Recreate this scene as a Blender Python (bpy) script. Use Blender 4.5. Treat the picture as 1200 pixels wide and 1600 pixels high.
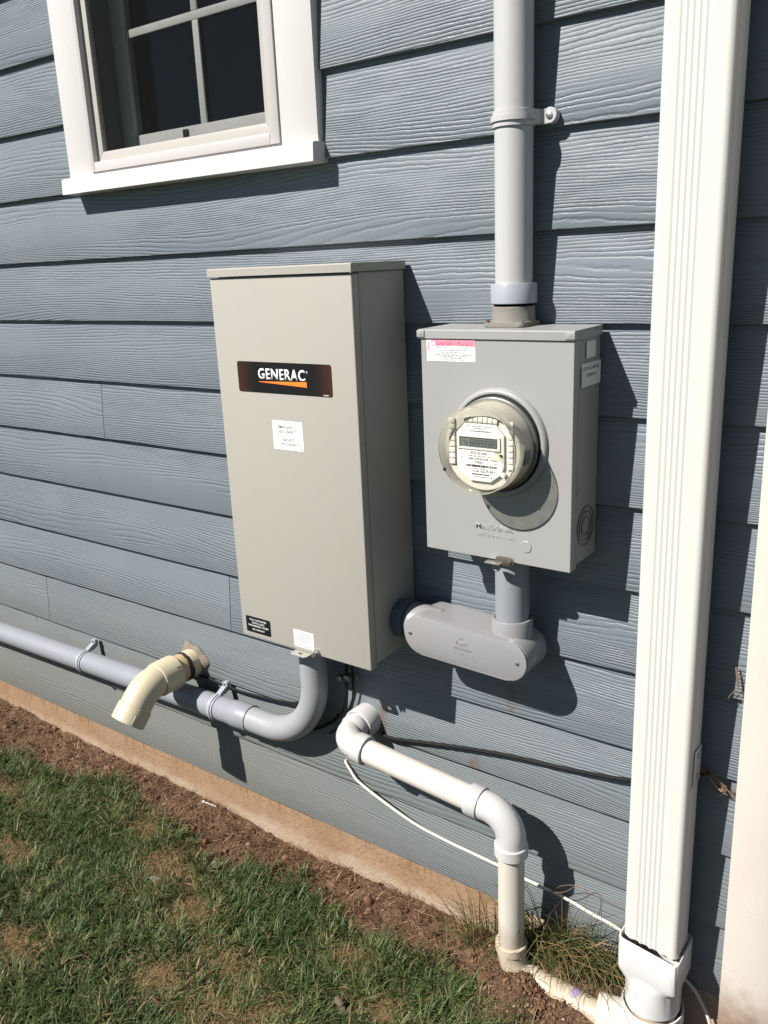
import bpy, bmesh, math, random
import numpy as np
from mathutils import Vector, Matrix, Euler

for o in list(bpy.data.objects):
    bpy.data.objects.remove(o, do_unlink=True)
SC = bpy.context.scene
COL = SC.collection
rnd = random.Random(7)

# ------------------------------------------------------------------ camera
YAW, PITCH, ROLL, FPX = 0.6411665, -0.2823130, -0.0442337, 1341.687
cy_, sy_, cp_, sp_, cr_, sr_ = (math.cos(YAW), math.sin(YAW), math.cos(PITCH), math.sin(PITCH), math.cos(ROLL), math.sin(ROLL))
fw = Vector((-sy_ * cp_, cy_ * cp_, sp_))
rt = Vector((cy_, sy_, 0.0))
up = rt.cross(fw)
R3 = cr_ * rt + sr_ * up
U3 = -sr_ * rt + cr_ * up
cam_d = bpy.data.cameras.new('camera')
cam = bpy.data.objects.new('camera', cam_d)
COL.objects.link(cam)
M4 = Matrix(((R3.x, U3.x, -fw.x, 0), (R3.y, U3.y, -fw.y, -1.59028), (R3.z, U3.z, -fw.z, 1.55238), (0, 0, 0, 1)))
cam.matrix_world = M4
cam_d.sensor_fit = 'VERTICAL'
cam_d.sensor_height = 36.0
cam_d.lens = 36.0 * FPX / 1600.0
cam_d.clip_start = 0.02
cam_d.clip_end = 1000
SC.camera = cam

# ------------------------------------------------------------------ light
SUN_D = Vector((0.341, 0.652, -0.679)).normalized()      # the way the light travels
sp = -SUN_D
elev = math.asin(sp.z)
w = bpy.data.worlds.new('World')
SC.world = w
w.use_nodes = True
nt = w.node_tree
sky = nt.nodes.new('ShaderNodeTexSky')
sky.sky_type = 'NISHITA'
sky.sun_disc = False
sky.sun_elevation = elev
sky.sun_rotation = math.atan2(sp.x, sp.y)
sky.air_density = 0.55
sky.dust_density = 0.2
bg = nt.nodes['Background']
bg.inputs['Strength'].default_value = 0.05
nt.links.new(sky.outputs[0], bg.inputs[0])
sun_d = bpy.data.lights.new('sun', 'SUN')
sun_d.energy = 5.0
sun_d.angle = math.radians(0.53)
sun_d.color = (1.0, 0.955, 0.895)
sun = bpy.data.objects.new('sun', sun_d)
COL.objects.link(sun)
sun.location = (-3, -6, 6)
sun.rotation_euler = SUN_D.to_track_quat('-Z', 'Y').to_euler()

vs = SC.view_settings
SC.display_settings.display_device = 'sRGB'
vs.view_transform = 'Standard'
vs.look = 'None'
vs.exposure = 0.84
vs.gamma = 1.0
vs.use_curve_mapping = False
SC.render.engine = 'CYCLES'
SC.cycles.max_bounces = 8
SC.cycles.transparent_max_bounces = 12

# ------------------------------------------------------------------ helpers
def lin(c):
    c /= 255.0
    return c / 12.92 if c <= 0.04045 else ((c + 0.055) / 1.055) ** 2.4

def rgb(r, g, b):
    return (lin(r), lin(g), lin(b), 1.0)

class NT:
    def __init__(self, name):
        self.m = bpy.data.materials.new(name)
        self.m.use_nodes = True
        self.t = self.m.node_tree
        self.b = self.t.nodes['Principled BSDF']
        self.out = self.t.nodes['Material Output']
    def n(self, typ, **kw):
        x = self.t.nodes.new(typ)
        for k, v in kw.items():
            setattr(x, k, v)
        return x
    def l(self, a, b):
        self.t.links.new(a, b)
    def math(self, op, a, b=None, c=None, clamp=False):
        x = self.n('ShaderNodeMath', operation=op, use_clamp=clamp)
        for i, v in enumerate((a, b, c)):
            if v is None:
                continue
            if isinstance(v, (int, float)):
                x.inputs[i].default_value = v
            else:
                self.l(v, x.inputs[i])
        return x.outputs[0]
    def mapr(self, v, a, b, c=0.0, d=1.0):
        x = self.n('ShaderNodeMapRange', interpolation_type='SMOOTHSTEP')
        self.l(v, x.inputs[0])
        for i, q in enumerate((a, b, c, d)):
            x.inputs[i + 1].default_value = q
        return x.outputs[0]
    def noise(self, vec, scale, detail=3.0, rough=0.5, dist=0.0, stretch=None):
        if stretch is not None:
            mp = self.n('ShaderNodeMapping')
            mp.inputs['Scale'].default_value = stretch
            self.l(vec, mp.inputs[0])
            vec = mp.outputs[0]
        x = self.n('ShaderNodeTexNoise')
        x.inputs['Scale'].default_value = scale
        x.inputs['Detail'].default_value = detail
        x.inputs['Roughness'].default_value = rough
        x.inputs['Distortion'].default_value = dist
        self.l(vec, x.inputs['Vector'])
        return x.outputs[0]
    def mix(self, f, a, b, mode='MIX'):
        x = self.n('ShaderNodeMix', data_type='RGBA', blend_type=mode)
        if isinstance(f, (int, float)):
            x.inputs[0].default_value = f
        else:
            self.l(f, x.inputs[0])
        for i, v in ((6, a), (7, b)):
            if isinstance(v, tuple):
                x.inputs[i].default_value = v
            else:
                self.l(v, x.inputs[i])
        return x.outputs[2]
    def ramp(self, v, stops):
        x = self.n('ShaderNodeValToRGB')
        e = x.color_ramp.elements
        while len(e) < len(stops):
            e.new(0.5)
        for q, (p, c) in zip(e, stops):
            q.position = p
            q.color = c
        self.l(v, x.inputs[0])
        return x.outputs[0]
    def bump(self, h, strength=0.3, dist=0.002, normal=None):
        x = self.n('ShaderNodeBump')
        x.inputs['Strength'].default_value = strength
        x.inputs['Distance'].default_value = dist
        self.l(h, x.inputs['Height'])
        if normal is not None:
            self.l(normal, x.inputs['Normal'])
        return x.outputs[0]
    def objco(self):
        return self.n('ShaderNodeTexCoord').outputs['Object']
    def pos(self):
        return self.n('ShaderNodeNewGeometry').outputs['Position']

def setp(t, rough=0.5, spec=0.5, metal=0.0, col=None):
    t.b.inputs['Roughness'].default_value = rough
    t.b.inputs['Specular IOR Level'].default_value = spec
    t.b.inputs['Metallic'].default_value = metal
    if col is not None:
        t.b.inputs['Base Color'].default_value = col

def worn(name, col, rough=0.45, spec=0.4, dirt=(0.25, 0.20, 0.14, 1), amount=0.25, speck=0.35, bump=0.06, metal=0.0,
         bscale=900.0, ground=None, streak=True):
    """painted metal or plastic: slight mottling, faint streaks, specks of dirt, orange-peel relief; ground=(z0,z1) splash dirt"""
    t = NT(name)
    col = tuple(c_ * 0.68 for c_ in col[:3]) + (1,)
    p = t.pos()
    big = t.noise(p, 7.0, 5.0, 0.6, stretch=(1, 1, 0.35) if streak else None)
    f = t.mapr(big, 0.42, 0.75, 0.0, amount)
    c = t.mix(f, col, tuple(col[i] * 0.6 + dirt[i] * 0.4 for i in range(3)) + (1,))
    mott = t.noise(p, 160.0, 3.0, 0.6)
    c = t.mix(t.mapr(mott, 0.35, 0.7, 0.0, 0.10), c, tuple(min(1, col[i] * 0.8) for i in range(3)) + (1,))
    sp_ = t.noise(p, 330.0, 1.0, 0.4)
    c = t.mix(t.mapr(sp_, 0.76, 0.80, 0.0, speck), c, dirt)
    if ground:
        s = t.n('ShaderNodeSeparateXYZ')
        t.l(p, s.inputs[0])
        nz = t.noise(p, 28.0, 5.0, 0.7)
        zz = t.math('ADD', s.outputs[2], t.math('MULTIPLY', t.math('SUBTRACT', nz, 0.5), 0.12))
        c = t.mix(t.mapr(zz, ground[0], ground[1], 0.85, 0.0), c, (0.22, 0.13, 0.075, 1))
    t.l(c, t.b.inputs['Base Color'])
    setp(t, rough, spec, metal)
    r = t.mapr(big, 0.3, 0.8, rough - 0.07, rough + 0.12)
    t.l(r, t.b.inputs['Roughness'])
    if bump:
        h = t.noise(p, bscale, 2.0, 0.5)
        t.l(t.bump(h, bump, 0.0015), t.b.inputs['Normal'])
    return t.m

def plain(name, col, rough=0.5, spec=0.4, metal=0.0):
    t = NT(name)
    p = t.pos()
    n = t.noise(p, 240.0, 3.0, 0.6)
    c = t.mix(t.mapr(n, 0.3, 0.75, 0.0, 0.25), col, tuple(col[i] * 0.75 for i in range(3)) + (1,))
    t.l(c, t.b.inputs['Base Color'])
    setp(t, rough, spec, metal)
    return t.m

# ---- mesh builder in world coordinates
class MB:
    def __init__(self):
        self.bm = bmesh.new()
    def box(self, x0, x1, y0, y1, z0, z1, bev=0.0, seg=2):
        b = bmesh.new()
        vs_ = [b.verts.new((x, y, z)) for x in (x0, x1) for y in (y0, y1) for z in (z0, z1)]
        for q in ((0, 1, 3, 2), (4, 6, 7, 5), (0, 4, 5, 1), (2, 3, 7, 6), (0, 2, 6, 4), (1, 5, 7, 3)):
            b.faces.new([vs_[i] for i in q])
        if bev:
            bmesh.ops.bevel(b, geom=list(b.edges), offset=bev, segments=seg, profile=0.5, affect='EDGES')
        self.merge(b)
        return self
    def merge(self, b):
        bmesh.ops.recalc_face_normals(b, faces=list(b.faces))
        me = bpy.data.meshes.new('tmp')
        b.to_mesh(me)
        b.free()
        self.bm.from_mesh(me)
        bpy.data.meshes.remove(me)
    def tube(self, pts, rad, seg=32, caps=(True, True), flat=None):
        """swept circle; rad a number or one per point; repeated points with other radii make steps"""
        pts = [Vector(p) for p in pts]
        n = len(pts)
        if isinstance(rad, (int, float)):
            rad = [rad] * n
        tang = []
        for i in range(n):
            a, c = i, i
            while a > 0 and (pts[a] - pts[i]).length < 1e-7:
                a -= 1
            while c < n - 1 and (pts[c] - pts[i]).length < 1e-7:
                c += 1
            t = Vector((0, 0, 0))
            if (pts[i] - pts[a]).length > 1e-7:
                t += (pts[i] - pts[a]).normalized()
            if (pts[c] - pts[i]).length > 1e-7:
                t += (pts[c] - pts[i]).normalized()
            prev = tang[-1] if tang else None
            if prev is not None:                               # a wall that doubles back keeps the frame of the way out
                if t.length < 1e-3:
                    t = prev.copy()
                elif t.dot(prev) < 0:
                    t = -t
            tang.append(t.normalized())
        t0 = tang[0]
        ref = Vector((0, 0, 1)) if abs(t0.z) < 0.9 else Vector((1, 0, 0))
        u = t0.cross(ref).normalized()
        b = bmesh.new()
        rings = []
        for i in range(n):
            t = tang[i]
            u = (u - t * u.dot(t)).normalized()
            v = t.cross(u)
            rings.append([b.verts.new(pts[i] + rad[i] * (math.cos(2 * math.pi * k / seg) * u + math.sin(2 * math.pi * k / seg) * v)) for k in range(seg)])
        for i in range(n - 1):
            for k in range(seg):
                b.faces.new((rings[i][k], rings[i][(k + 1) % seg], rings[i + 1][(k + 1) % seg], rings[i + 1][k]))
        if caps[0]:
            b.faces.new(rings[0][::-1])
        if caps[1]:
            b.faces.new(rings[-1])
        self.merge(b)
        return self
    def prism(self, outline, axis, a0, a1, bev=0.0, seg=2):
        """closed 2-D outline pushed from a0 to a1 along axis; outline axes: y->(x,z), z->(x,y), x->(y,z)"""
        b = bmesh.new()
        def P(q, a):
            return {'y': (q[0], a, q[1]), 'z': (q[0], q[1], a), 'x': (a, q[0], q[1])}[axis]
        lo = [b.verts.new(P(q, a0)) for q in outline]
        hi = [b.verts.new(P(q, a1)) for q in outline]
        n = len(outline)
        f0 = b.faces.new(lo)
        f1 = b.faces.new(hi[::-1])
        for i in range(n):
            b.faces.new((lo[i], hi[i], hi[(i + 1) % n], lo[(i + 1) % n]))
        if bev:
            ed = list(f0.edges) + list(f1.edges)
            bmesh.ops.bevel(b, geom=ed, offset=bev, segments=seg, profile=0.5, affect='EDGES')
        self.merge(b)
        return self
    def build(self, name, mat, parent=None, smooth=True, angle=35, label=None):
        base = parent_world(parent)
        me = bpy.data.meshes.new(name)
        self.bm.to_mesh(me)
        self.bm.free()
        me.transform(Matrix.Translation(-base))
        if smooth:
            me.shade_smooth()
            me.set_sharp_from_angle(angle=math.radians(angle))
        me.materials.append(mat)
        return link(name, me, parent, label)

def parent_world(p):
    v = Vector((0, 0, 0))
    while p is not None:
        v += p.location
        p = p.parent
    return v

def link(name, me, parent=None, label=None):
    o = bpy.data.objects.new(name, me)
    COL.objects.link(o)
    if parent is not None:
        o.parent = parent
    if label:
        o['label'] = label
    return o

def thing(name, label, cat, loc, group=None):
    o = bpy.data.objects.new(name, None)
    o.empty_display_size = 0.05
    COL.objects.link(o)
    o.location = loc
    o['label'] = label
    o['category'] = cat
    if group:
        o['group'] = group
    return o

def tag(o, label, cat, group=None):
    o['label'] = label
    o['category'] = cat
    if group:
        o['group'] = group
    return o

def arc(c, r, a0, a1, n, f):
    """points on an arc; f(cos, sin) -> world offset direction"""
    return [Vector(c) + r * Vector(f(math.cos(a0 + (a1 - a0) * i / n), math.sin(a0 + (a1 - a0) * i / n))) for i in range(n + 1)]

def rrect(x0, x1, z0, z1, r, n=5):
    pts = []
    for cx, cz, a in ((x1 - r, z1 - r, 0), (x0 + r, z1 - r, 90), (x0 + r, z0 + r, 180), (x1 - r, z0 + r, 270)):
        for i in range(n + 1):
            t = math.radians(a + 90 * i / n)
            pts.append((cx + r * math.cos(t), cz + r * math.sin(t)))
    return pts

def lettering(name, lines, mat, parent, plane='front', depth=0.0003, bold=0.0):
    """lines: (text, centre-x, baseline-z, cap height, width or None, y) ; plane front faces -y, right faces +x (then centre is y and last is x)"""
    b = bmesh.new()
    for (txt, cx, cz, h, wd, d) in lines:
        cu = bpy.data.curves.new('t', 'FONT')
        cu.body = txt
        cu.size = 1.0
        cu.offset = bold
        cu.space_character = 1.0 + bold * 4.0
        cu.extrude = 0.0
        cu.resolution_u = 3
        ob = bpy.data.objects.new('t', cu)
        COL.objects.link(ob)
        dg = bpy.context.evaluated_depsgraph_get()
        me = bpy.data.meshes.new_from_object(ob.evaluated_get(dg))
        bpy.data.objects.remove(ob)
        bpy.data.curves.remove(cu)
        if not me.vertices:
            continue
        co = np.empty(len(me.vertices) * 3)
        me.vertices.foreach_get('co', co)
        co = co.reshape(-1, 3)
        x0, x1 = co[:, 0].min(), co[:, 0].max()
        sz = h / 0.70
        sx = wd / (x1 - x0) if wd else sz
        X = (co[:, 0] - (x0 + x1) / 2) * sx + cx
        Z = co[:, 1] * sz + cz
        if plane == 'front':
            q = np.stack([X, np.full_like(X, d), Z], 1)
        else:
            q = np.stack([np.full_like(X, d), X, Z], 1)
        me.vertices.foreach_set('co', q.astype(np.float32).ravel())
        bb = bmesh.new()
        bb.from_mesh(me)
        bpy.data.meshes.remove(me)
        if depth:
            r = bmesh.ops.extrude_face_region(bb, geom=list(bb.faces))
            mv = Vector((0, -depth, 0)) if plane == 'front' else Vector((depth, 0, 0))
            bmesh.ops.translate(bb, vec=mv, verts=[e for e in r['geom'] if isinstance(e, bmesh.types.BMVert)])
        m2 = bpy.data.meshes.new('t')
        bb.to_mesh(m2)
        bb.free()
        b.from_mesh(m2)
        bpy.data.meshes.remove(m2)
    m = MB()
    m.bm.free()
    m.bm = b
    return m.build(name, mat, parent, smooth=False)

def print_lines(name, rows, mat, parent, depth=0.0002):
    """rows of print too small to read: (x0, x1, z, height, y) broken into words"""
    m = MB()
    rr = random.Random(len(rows) * 31 + int(rows[0][2] * 1000))
    for (x0, x1, z, h, y) in rows:
        x = x0
        while x < x1:
            wl = min(h * rr.uniform(1.6, 5.0), x1 - x)
            m.box(x, x + wl, y - depth, y, z, z + h * rr.uniform(0.8, 1.0))
            x += wl + h * 0.9
    return m.build(name, mat, parent, smooth=False)

# ------------------------------------------------------------------ materials
def siding_material():
    t = NT('siding_paint')
    oc = t.objco()
    info = t.n('ShaderNodeObjectInfo')
    off = t.n('ShaderNodeVectorMath', operation='SCALE')
    cmb = t.n('ShaderNodeCombineXYZ')
    cmb.inputs[0].default_value = 37.0
    cmb.inputs[1].default_value = 11.0
    cmb.inputs[2].default_value = 0.0
    t.l(cmb.outputs[0], off.inputs[0])
    t.l(info.outputs['Random'], off.inputs['Scale'])
    add = t.n('ShaderNodeVectorMath', operation='ADD')
    t.l(oc, add.inputs[0])
    t.l(off.outputs[0], add.inputs[1])
    v = add.outputs[0]
    s = t.n('ShaderNodeSeparateXYZ')
    t.l(v, s.inputs[0])
    # wandering grain lines: a phase that climbs with z and is bent by slow and fine noise
    n1 = t.noise(v, 1.0, 1.0, 0.4, 0.0, (0.75, 1.0, 8.0))
    n3 = t.noise(v, 1.0, 2.0, 0.6, 0.0, (7.0, 1.0, 22.0))
    n2 = t.noise(v, 1.0, 2.0, 0.7, 0.0, (55.0, 1.0, 120.0))
    ph = t.math('MULTIPLY', s.outputs[2], 880.0)
    ph = t.math('ADD', ph, t.math('MULTIPLY', n1, 110.0))
    ph = t.math('ADD', ph, t.math('MULTIPLY', n3, 7.0))
    ph = t.math('ADD', ph, t.math('MULTIPLY', n2, 2.4))
    sn = t.math('ADD', t.math('MULTIPLY', t.math('SINE', ph), 0.5), 0.5)
    groove = t.math('POWER', sn, 3.2)
    amp_n = t.noise(v, 1.0, 2.0, 0.5, 0.0, (1.2, 1.0, 12.0))
    amp = t.mapr(amp_n, 0.31, 0.47, 0.06, 1.0)
    dep = t.noise(v, 1.0, 1.0, 0.5, 0.0, (9.0, 1.0, 60.0))
    amp = t.math('MULTIPLY', amp, t.mapr(dep, 0.25, 0.65, 0.35, 1.0))
    h = t.math('MULTIPLY', groove, t.math('MULTIPLY', amp, -1.0))
    pit = t.noise(v, 260.0, 2.0, 0.6)
    h = t.math('ADD', h, t.math('MULTIPLY', pit, 0.13))
    wav = t.noise(v, 9.0, 2.0, 0.5)
    h = t.math('ADD', h, t.math('MULTIPLY', wav, 0.5))
    t.l(t.bump(h, 1.0, 0.0011), t.b.inputs['Normal'])
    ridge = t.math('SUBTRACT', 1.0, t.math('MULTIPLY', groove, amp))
    # colour: blue grey paint, board to board shade, chalking, splash dirt low down
    base = t.mix(info.outputs['Random'], (0.126, 0.150, 0.172, 1), (0.142, 0.166, 0.187, 1))
    big = t.noise(v, 2.6, 5.0, 0.65)
    c = t.mix(t.mapr(big, 0.35, 0.75, 0.0, 0.25), base, (0.175, 0.196, 0.21, 1))
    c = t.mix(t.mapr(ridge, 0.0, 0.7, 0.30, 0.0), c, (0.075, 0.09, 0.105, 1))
    p = t.pos()
    sp_ = t.n('ShaderNodeSeparateXYZ')
    t.l(p, sp_.inputs[0])
    dn = t.noise(p, 5.0, 5.0, 0.65)
    zz = t.math('ADD', sp_.outputs[2], t.math('MULTIPLY', t.math('SUBTRACT', dn, 0.5), 0.5))
    dx_ = t.mapr(sp_.outputs[0], -1.9, -0.7, 1.0, 0.40)
    c = t.mix(t.math('MULTIPLY', dx_, t.mapr(zz, 0.02, 0.70, 0.78, 0.0)), c, (0.150, 0.150, 0.128, 1))
    sk = t.noise(p, 260.0, 1.0, 0.4)
    skz = t.mapr(sp_.outputs[2], 0.1, 1.2, 0.5, 0.12)
    c = t.mix(t.math('MULTIPLY', t.mapr(sk, 0.755, 0.79, 0.0, 1.0), skz), c, (0.10, 0.075, 0.05, 1))
    lt = t.noise(p, 190.0, 1.0, 0.4)
    c = t.mix(t.mapr(lt, 0.775, 0.80, 0.0, 0.35), c, (0.4, 0.42, 0.43, 1))
    # rust and mud stains at fixed places on the wall
    st = None
    for (cx, cz, rx, rz) in ((-0.845, 0.572, 0.016, 0.045), (-0.945, 0.365, 0.022, 0.028), (-1.222, 0.425, 0.018, 0.075), (-1.31, 0.262, 0.07, 0.022), (-0.35, 0.5, 0.05, 0.02), (-2.83, 0.34, 0.012, 0.04)):
        dx = t.math('DIVIDE', t.math('SUBTRACT', sp_.outputs[0], cx), rx)
        dz = t.math('DIVIDE', t.math('SUBTRACT', sp_.outputs[2], cz), rz)
        d = t.math('ADD', t.math('MULTIPLY', dx, dx), t.math('MULTIPLY', dz, dz))
        k = t.mapr(d, 0.1, 1.1, 1.0, 0.0)
        st = k if st is None else t.math('MAXIMUM', st, k)
    stn = t.noise(p, 38.0, 5.0, 0.6)
    c = t.mix(t.math('MULTIPLY', st, t.mapr(stn, 0.25, 0.75, 0.0, 0.80)), c, (0.13, 0.075, 0.042, 1))
    t.l(c, t.b.inputs['Base Color'])
    setp(t, 0.42, 0.42)
    t.l(t.mapr(big, 0.3, 0.8, 0.44, 0.60), t.b.inputs['Roughness'])
    return t.m

def concrete_material():
    t = NT('stained_concrete')
    p = t.pos()
    s = t.n('ShaderNodeSeparateXYZ')
    t.l(p, s.inputs[0])
    a = t.noise(p, 6.0, 6.0, 0.65)
    b = t.noise(p, 90.0, 4.0, 0.7)
    c = t.mix(t.mapr(a, 0.3, 0.7, 0, 1), (0.245, 0.150, 0.085, 1), (0.295, 0.198, 0.125, 1))
    c = t.mix(t.mapr(b, 0.45, 0.75, 0, 0.6), c, (0.155, 0.085, 0.045, 1))
    nz = t.noise(p, 13.0, 6.0, 0.7)
    zz = t.math('ADD', s.outputs[2], t.math('MULTIPLY', t.math('SUBTRACT', nz, 0.5), 0.075))
    pch = t.noise(p, 4.5, 4.0, 0.65)
    c = t.mix(t.math('MULTIPLY', t.mapr(zz, -0.108, -0.070, 0.85, 0.0), t.mapr(pch, 0.32, 0.62, 0.25, 1.0)), c, (0.36, 0.285, 0.21, 1))
    pt = t.noise(p, 260.0, 3.0, 0.7)
    c = t.mix(t.mapr(pt, 0.58, 0.72, 0, 0.65), c, (0.13, 0.075, 0.04, 1))
    # drips below the siding edge
    dr = t.noise(p, 1.0, 3.0, 0.6, 0.0, (60.0, 1.0, 6.0))
    top = t.mapr(s.outputs[2], -0.06, -0.002, 0.0, 1.0)
    c = t.mix(t.math('MULTIPLY', top, t.mapr(dr, 0.52, 0.66, 0.0, 0.85)), c, (0.12, 0.075, 0.04, 1))
    mx = t.mapr(s.outputs[0], -0.95, -0.75, 0.0, 0.8)
    c = t.mix(mx, c, (0.33, 0.275, 0.20, 1))
    t.l(c, t.b.inputs['Base Color'])
    setp(t, 0.9, 0.2)
    h = t.math('ADD', b, t.math('MULTIPLY', a, 1.2))
    t.l(t.bump(h, 0.8, 0.004), t.b.inputs['Normal'])
    return t.m

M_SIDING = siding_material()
M_CONC = concrete_material()
M_TRIM = worn('white_trim_paint', (0.80, 0.775, 0.755, 1), 0.4, 0.4, amount=0.10, speck=0.5, bump=0.05)
M_CORNER = worn('corner_trim_paint', (0.86, 0.79, 0.71, 1), 0.45, 0.4, amount=0.30, speck=0.9, bump=0.08, dirt=(0.30, 0.20, 0.13, 1), ground=(-0.05, 0.10))
M_VINYL = worn('white_vinyl', (0.66, 0.63, 0.615, 1), 0.35, 0.45, amount=0.12, speck=0.3, bump=0.02)
M_SASH = worn('cream_vinyl', (0.57, 0.54, 0.495, 1), 0.38, 0.45, amount=0.14, speck=0.3, bump=0.02)
M_INNER = worn('grey_inner_sash', (0.90, 0.91, 0.88, 1), 0.5, 0.3, amount=0.4, speck=0.5, bump=0.02)
M_CABINET = worn('warm_grey_powder_coat', (0.475, 0.455, 0.405, 1), 0.42, 0.45, amount=0.26, speck=0.5, bump=0.10, bscale=1400)
M_METER = worn('cool_grey_powder_coat', (0.40, 0.402, 0.393, 1), 0.38, 0.5, amount=0.18, speck=0.3, bump=0.07, bscale=1400)
M_CONDUIT = worn('grey_conduit_plastic', (0.33, 0.347, 0.385, 1), 0.42, 0.4, amount=0.16, speck=0.4, bump=0.03)
M_RISER = worn('pale_grey_conduit', (0.595, 0.59, 0.597, 1), 0.42, 0.42, amount=0.14, speck=0.3, bump=0.03)
M_COUPLING = worn('grey_coupling_plastic', (0.43, 0.45, 0.50, 1), 0.4, 0.4, amount=0.12, speck=0.3, bump=0.03)
M_CBODY = worn('conduit_body_plastic', (0.345, 0.342, 0.350, 1), 0.33, 0.5, amount=0.10, speck=0.3, bump=0.03)
M_DARKGREY = worn('dark_grey_plastic', (0.14, 0.155, 0.18, 1), 0.45, 0.4, amount=0.2, speck=0.2, bump=0.03)
M_CASTMETAL = worn('cast_metal', (0.27, 0.255, 0.23, 1), 0.75, 0.3, amount=0.6, speck=0.8, bump=0.8, bscale=300)
M_PVC = worn('white_pvc', (0.80, 0.755, 0.68, 1), 0.36, 0.45, amount=0.18, speck=0.35, bump=0.02, ground=(-0.16, 0.0), dirt=(0.45, 0.3, 0.16, 1))
M_PVCFIT = worn('white_pvc_fitting', (0.67, 0.665, 0.655, 1), 0.34, 0.45, amount=0.08, speck=0.3, bump=0.02, ground=(-0.16, -0.09))
M_DIRTYPVC = worn('soiled_white_pvc', (0.64, 0.55, 0.42, 1), 0.5, 0.35, amount=0.85, speck=0.9, bump=0.1, ground=(-0.115, -0.04), dirt=(0.40, 0.25, 0.13, 1))
M_CPVC = worn('cream_vent_plastic', (0.74, 0.66, 0.46, 1), 0.38, 0.45, amount=0.12, speck=0.25, bump=0.02)
M_CPVCPIPE = worn('tan_vent_plastic', (0.66, 0.49, 0.27, 1), 0.42, 0.4, amount=0.3, speck=0.5, bump=0.02)
M_ALU = worn('downspout_enamel', (0.785, 0.77, 0.72, 1), 0.34, 0.5, amount=0.10, speck=0.65, bump=0.03, dirt=(0.22, 0.18, 0.13, 1), ground=(-0.02, 0.16))
M_ADAPT = worn('white_adapter_plastic', (0.77, 0.76, 0.745, 1), 0.35, 0.5, amount=0.12, speck=0.55, bump=0.02, ground=(-0.16, -0.05))
M_BLACK = plain('black_print', (0.012, 0.012, 0.013, 1), 0.5)
M_DECAL = None
M_WHITEP = plain('white_print', (0.85, 0.85, 0.85, 1), 0.5)
M_LABEL = plain('white_label', (0.80, 0.80, 0.80, 1), 0.45)
M_LABELG = plain('aged_label', (0.62, 0.62, 0.60, 1), 0.5)
M_PINK = plain('faded_pink_print', (0.80, 0.26, 0.34, 1), 0.5)
M_PINKD = plain('pink_outline_print', (0.52, 0.16, 0.22, 1), 0.5)
M_GREYP = plain('grey_print', (0.045, 0.045, 0.048, 1), 0.5)
M_ORANGE = plain('orange_print', (0.88, 0.20, 0.025, 1), 0.45)
M_BLACKLAB = plain('black_label', (0.008, 0.009, 0.010, 1), 0.4, 0.2)
M_STEEL = worn('zinc_steel', (0.55, 0.54, 0.51, 1), 0.38, 0.5, amount=0.3, speck=0.5, bump=0.05, metal=0.9)
M_RINGMETAL = worn('dull_ring_metal', (0.20, 0.20, 0.19, 1), 0.45, 0.5, amount=0.3, speck=0.4, bump=0.05, metal=0.6)
M_RUST = worn('rusty_screw', (0.16, 0.06, 0.035, 1), 0.7, 0.3, amount=0.5, speck=0.3, bump=0.1)
M_BRONZE = worn('brown_latch_metal', (0.17, 0.145, 0.13, 1), 0.45, 0.5, amount=0.5, speck=0.5, bump=0.1, metal=0.5)
M_BLACKCABLE = worn('black_cable', (0.012, 0.0118, 0.0115, 1), 0.55, 0.2, dirt=(0.25, 0.22, 0.19, 1), amount=0.05, speck=0.45, bump=0.1)
M_WHITECABLE = worn('white_cable', (0.80, 0.75, 0.66, 1), 0.4, 0.4, amount=0.3, speck=0.5, bump=0.02)
M_SEAL = worn('old_sealant', (0.26, 0.22, 0.17, 1), 0.8, 0.2, amount=0.6, speck=0.6, bump=0.5, bscale=200)
M_GAP = plain('dark_gap', (0.006, 0.006, 0.006, 1), 0.9, 0.1)
M_RUBBER = plain('black_rubber', (0.015, 0.015, 0.016, 1), 0.55)
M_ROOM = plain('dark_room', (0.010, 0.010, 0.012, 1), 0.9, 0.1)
M_SHEATH = plain('wall_sheathing', (0.12, 0.12, 0.12, 1), 0.9, 0.1)
M_FACE = worn('meter_faceplate', (0.94, 0.925, 0.87, 1), 0.5, 0.4, amount=0.15, speck=0.3, bump=0.02)
M_METERBODY = worn('yellowed_meter_housing', (0.93, 0.91, 0.83, 1), 0.5, 0.4, amount=0.3, speck=0.3, bump=0.02)
M_LCD = plain('lcd_glass', (0.135, 0.155, 0.155, 1), 0.25, 0.4)
M_LCDD = plain('lcd_digit', (0.018, 0.024, 0.026, 1), 0.3)

def decal_material():
    t = NT('logo_plate_print')
    oc = t.n('ShaderNodeTexCoord').outputs['Generated']
    s = t.n('ShaderNodeSeparateXYZ')
    t.l(oc, s.inputs[0])
    e = t.math('ABSOLUTE', t.math('SUBTRACT', s.outputs[0], 0.5))
    f = t.mapr(e, 0.30, 0.56, 0.0, 0.65)
    st = t.math('ADD', t.math('MULTIPLY', s.outputs[0], 520.0), t.math('MULTIPLY', s.outputs[2], 190.0))
    k = t.math('ADD', t.math('MULTIPLY', t.math('SINE', st), 0.35), 0.65)
    t.l(t.mix(t.math('MULTIPLY', f, k), (0.010, 0.010, 0.011, 1), (0.11, 0.034, 0.015, 1)), t.b.inputs['Base Color'])
    setp(t, 0.35, 0.18)
    return t.m
M_DECAL = decal_material()

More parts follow.
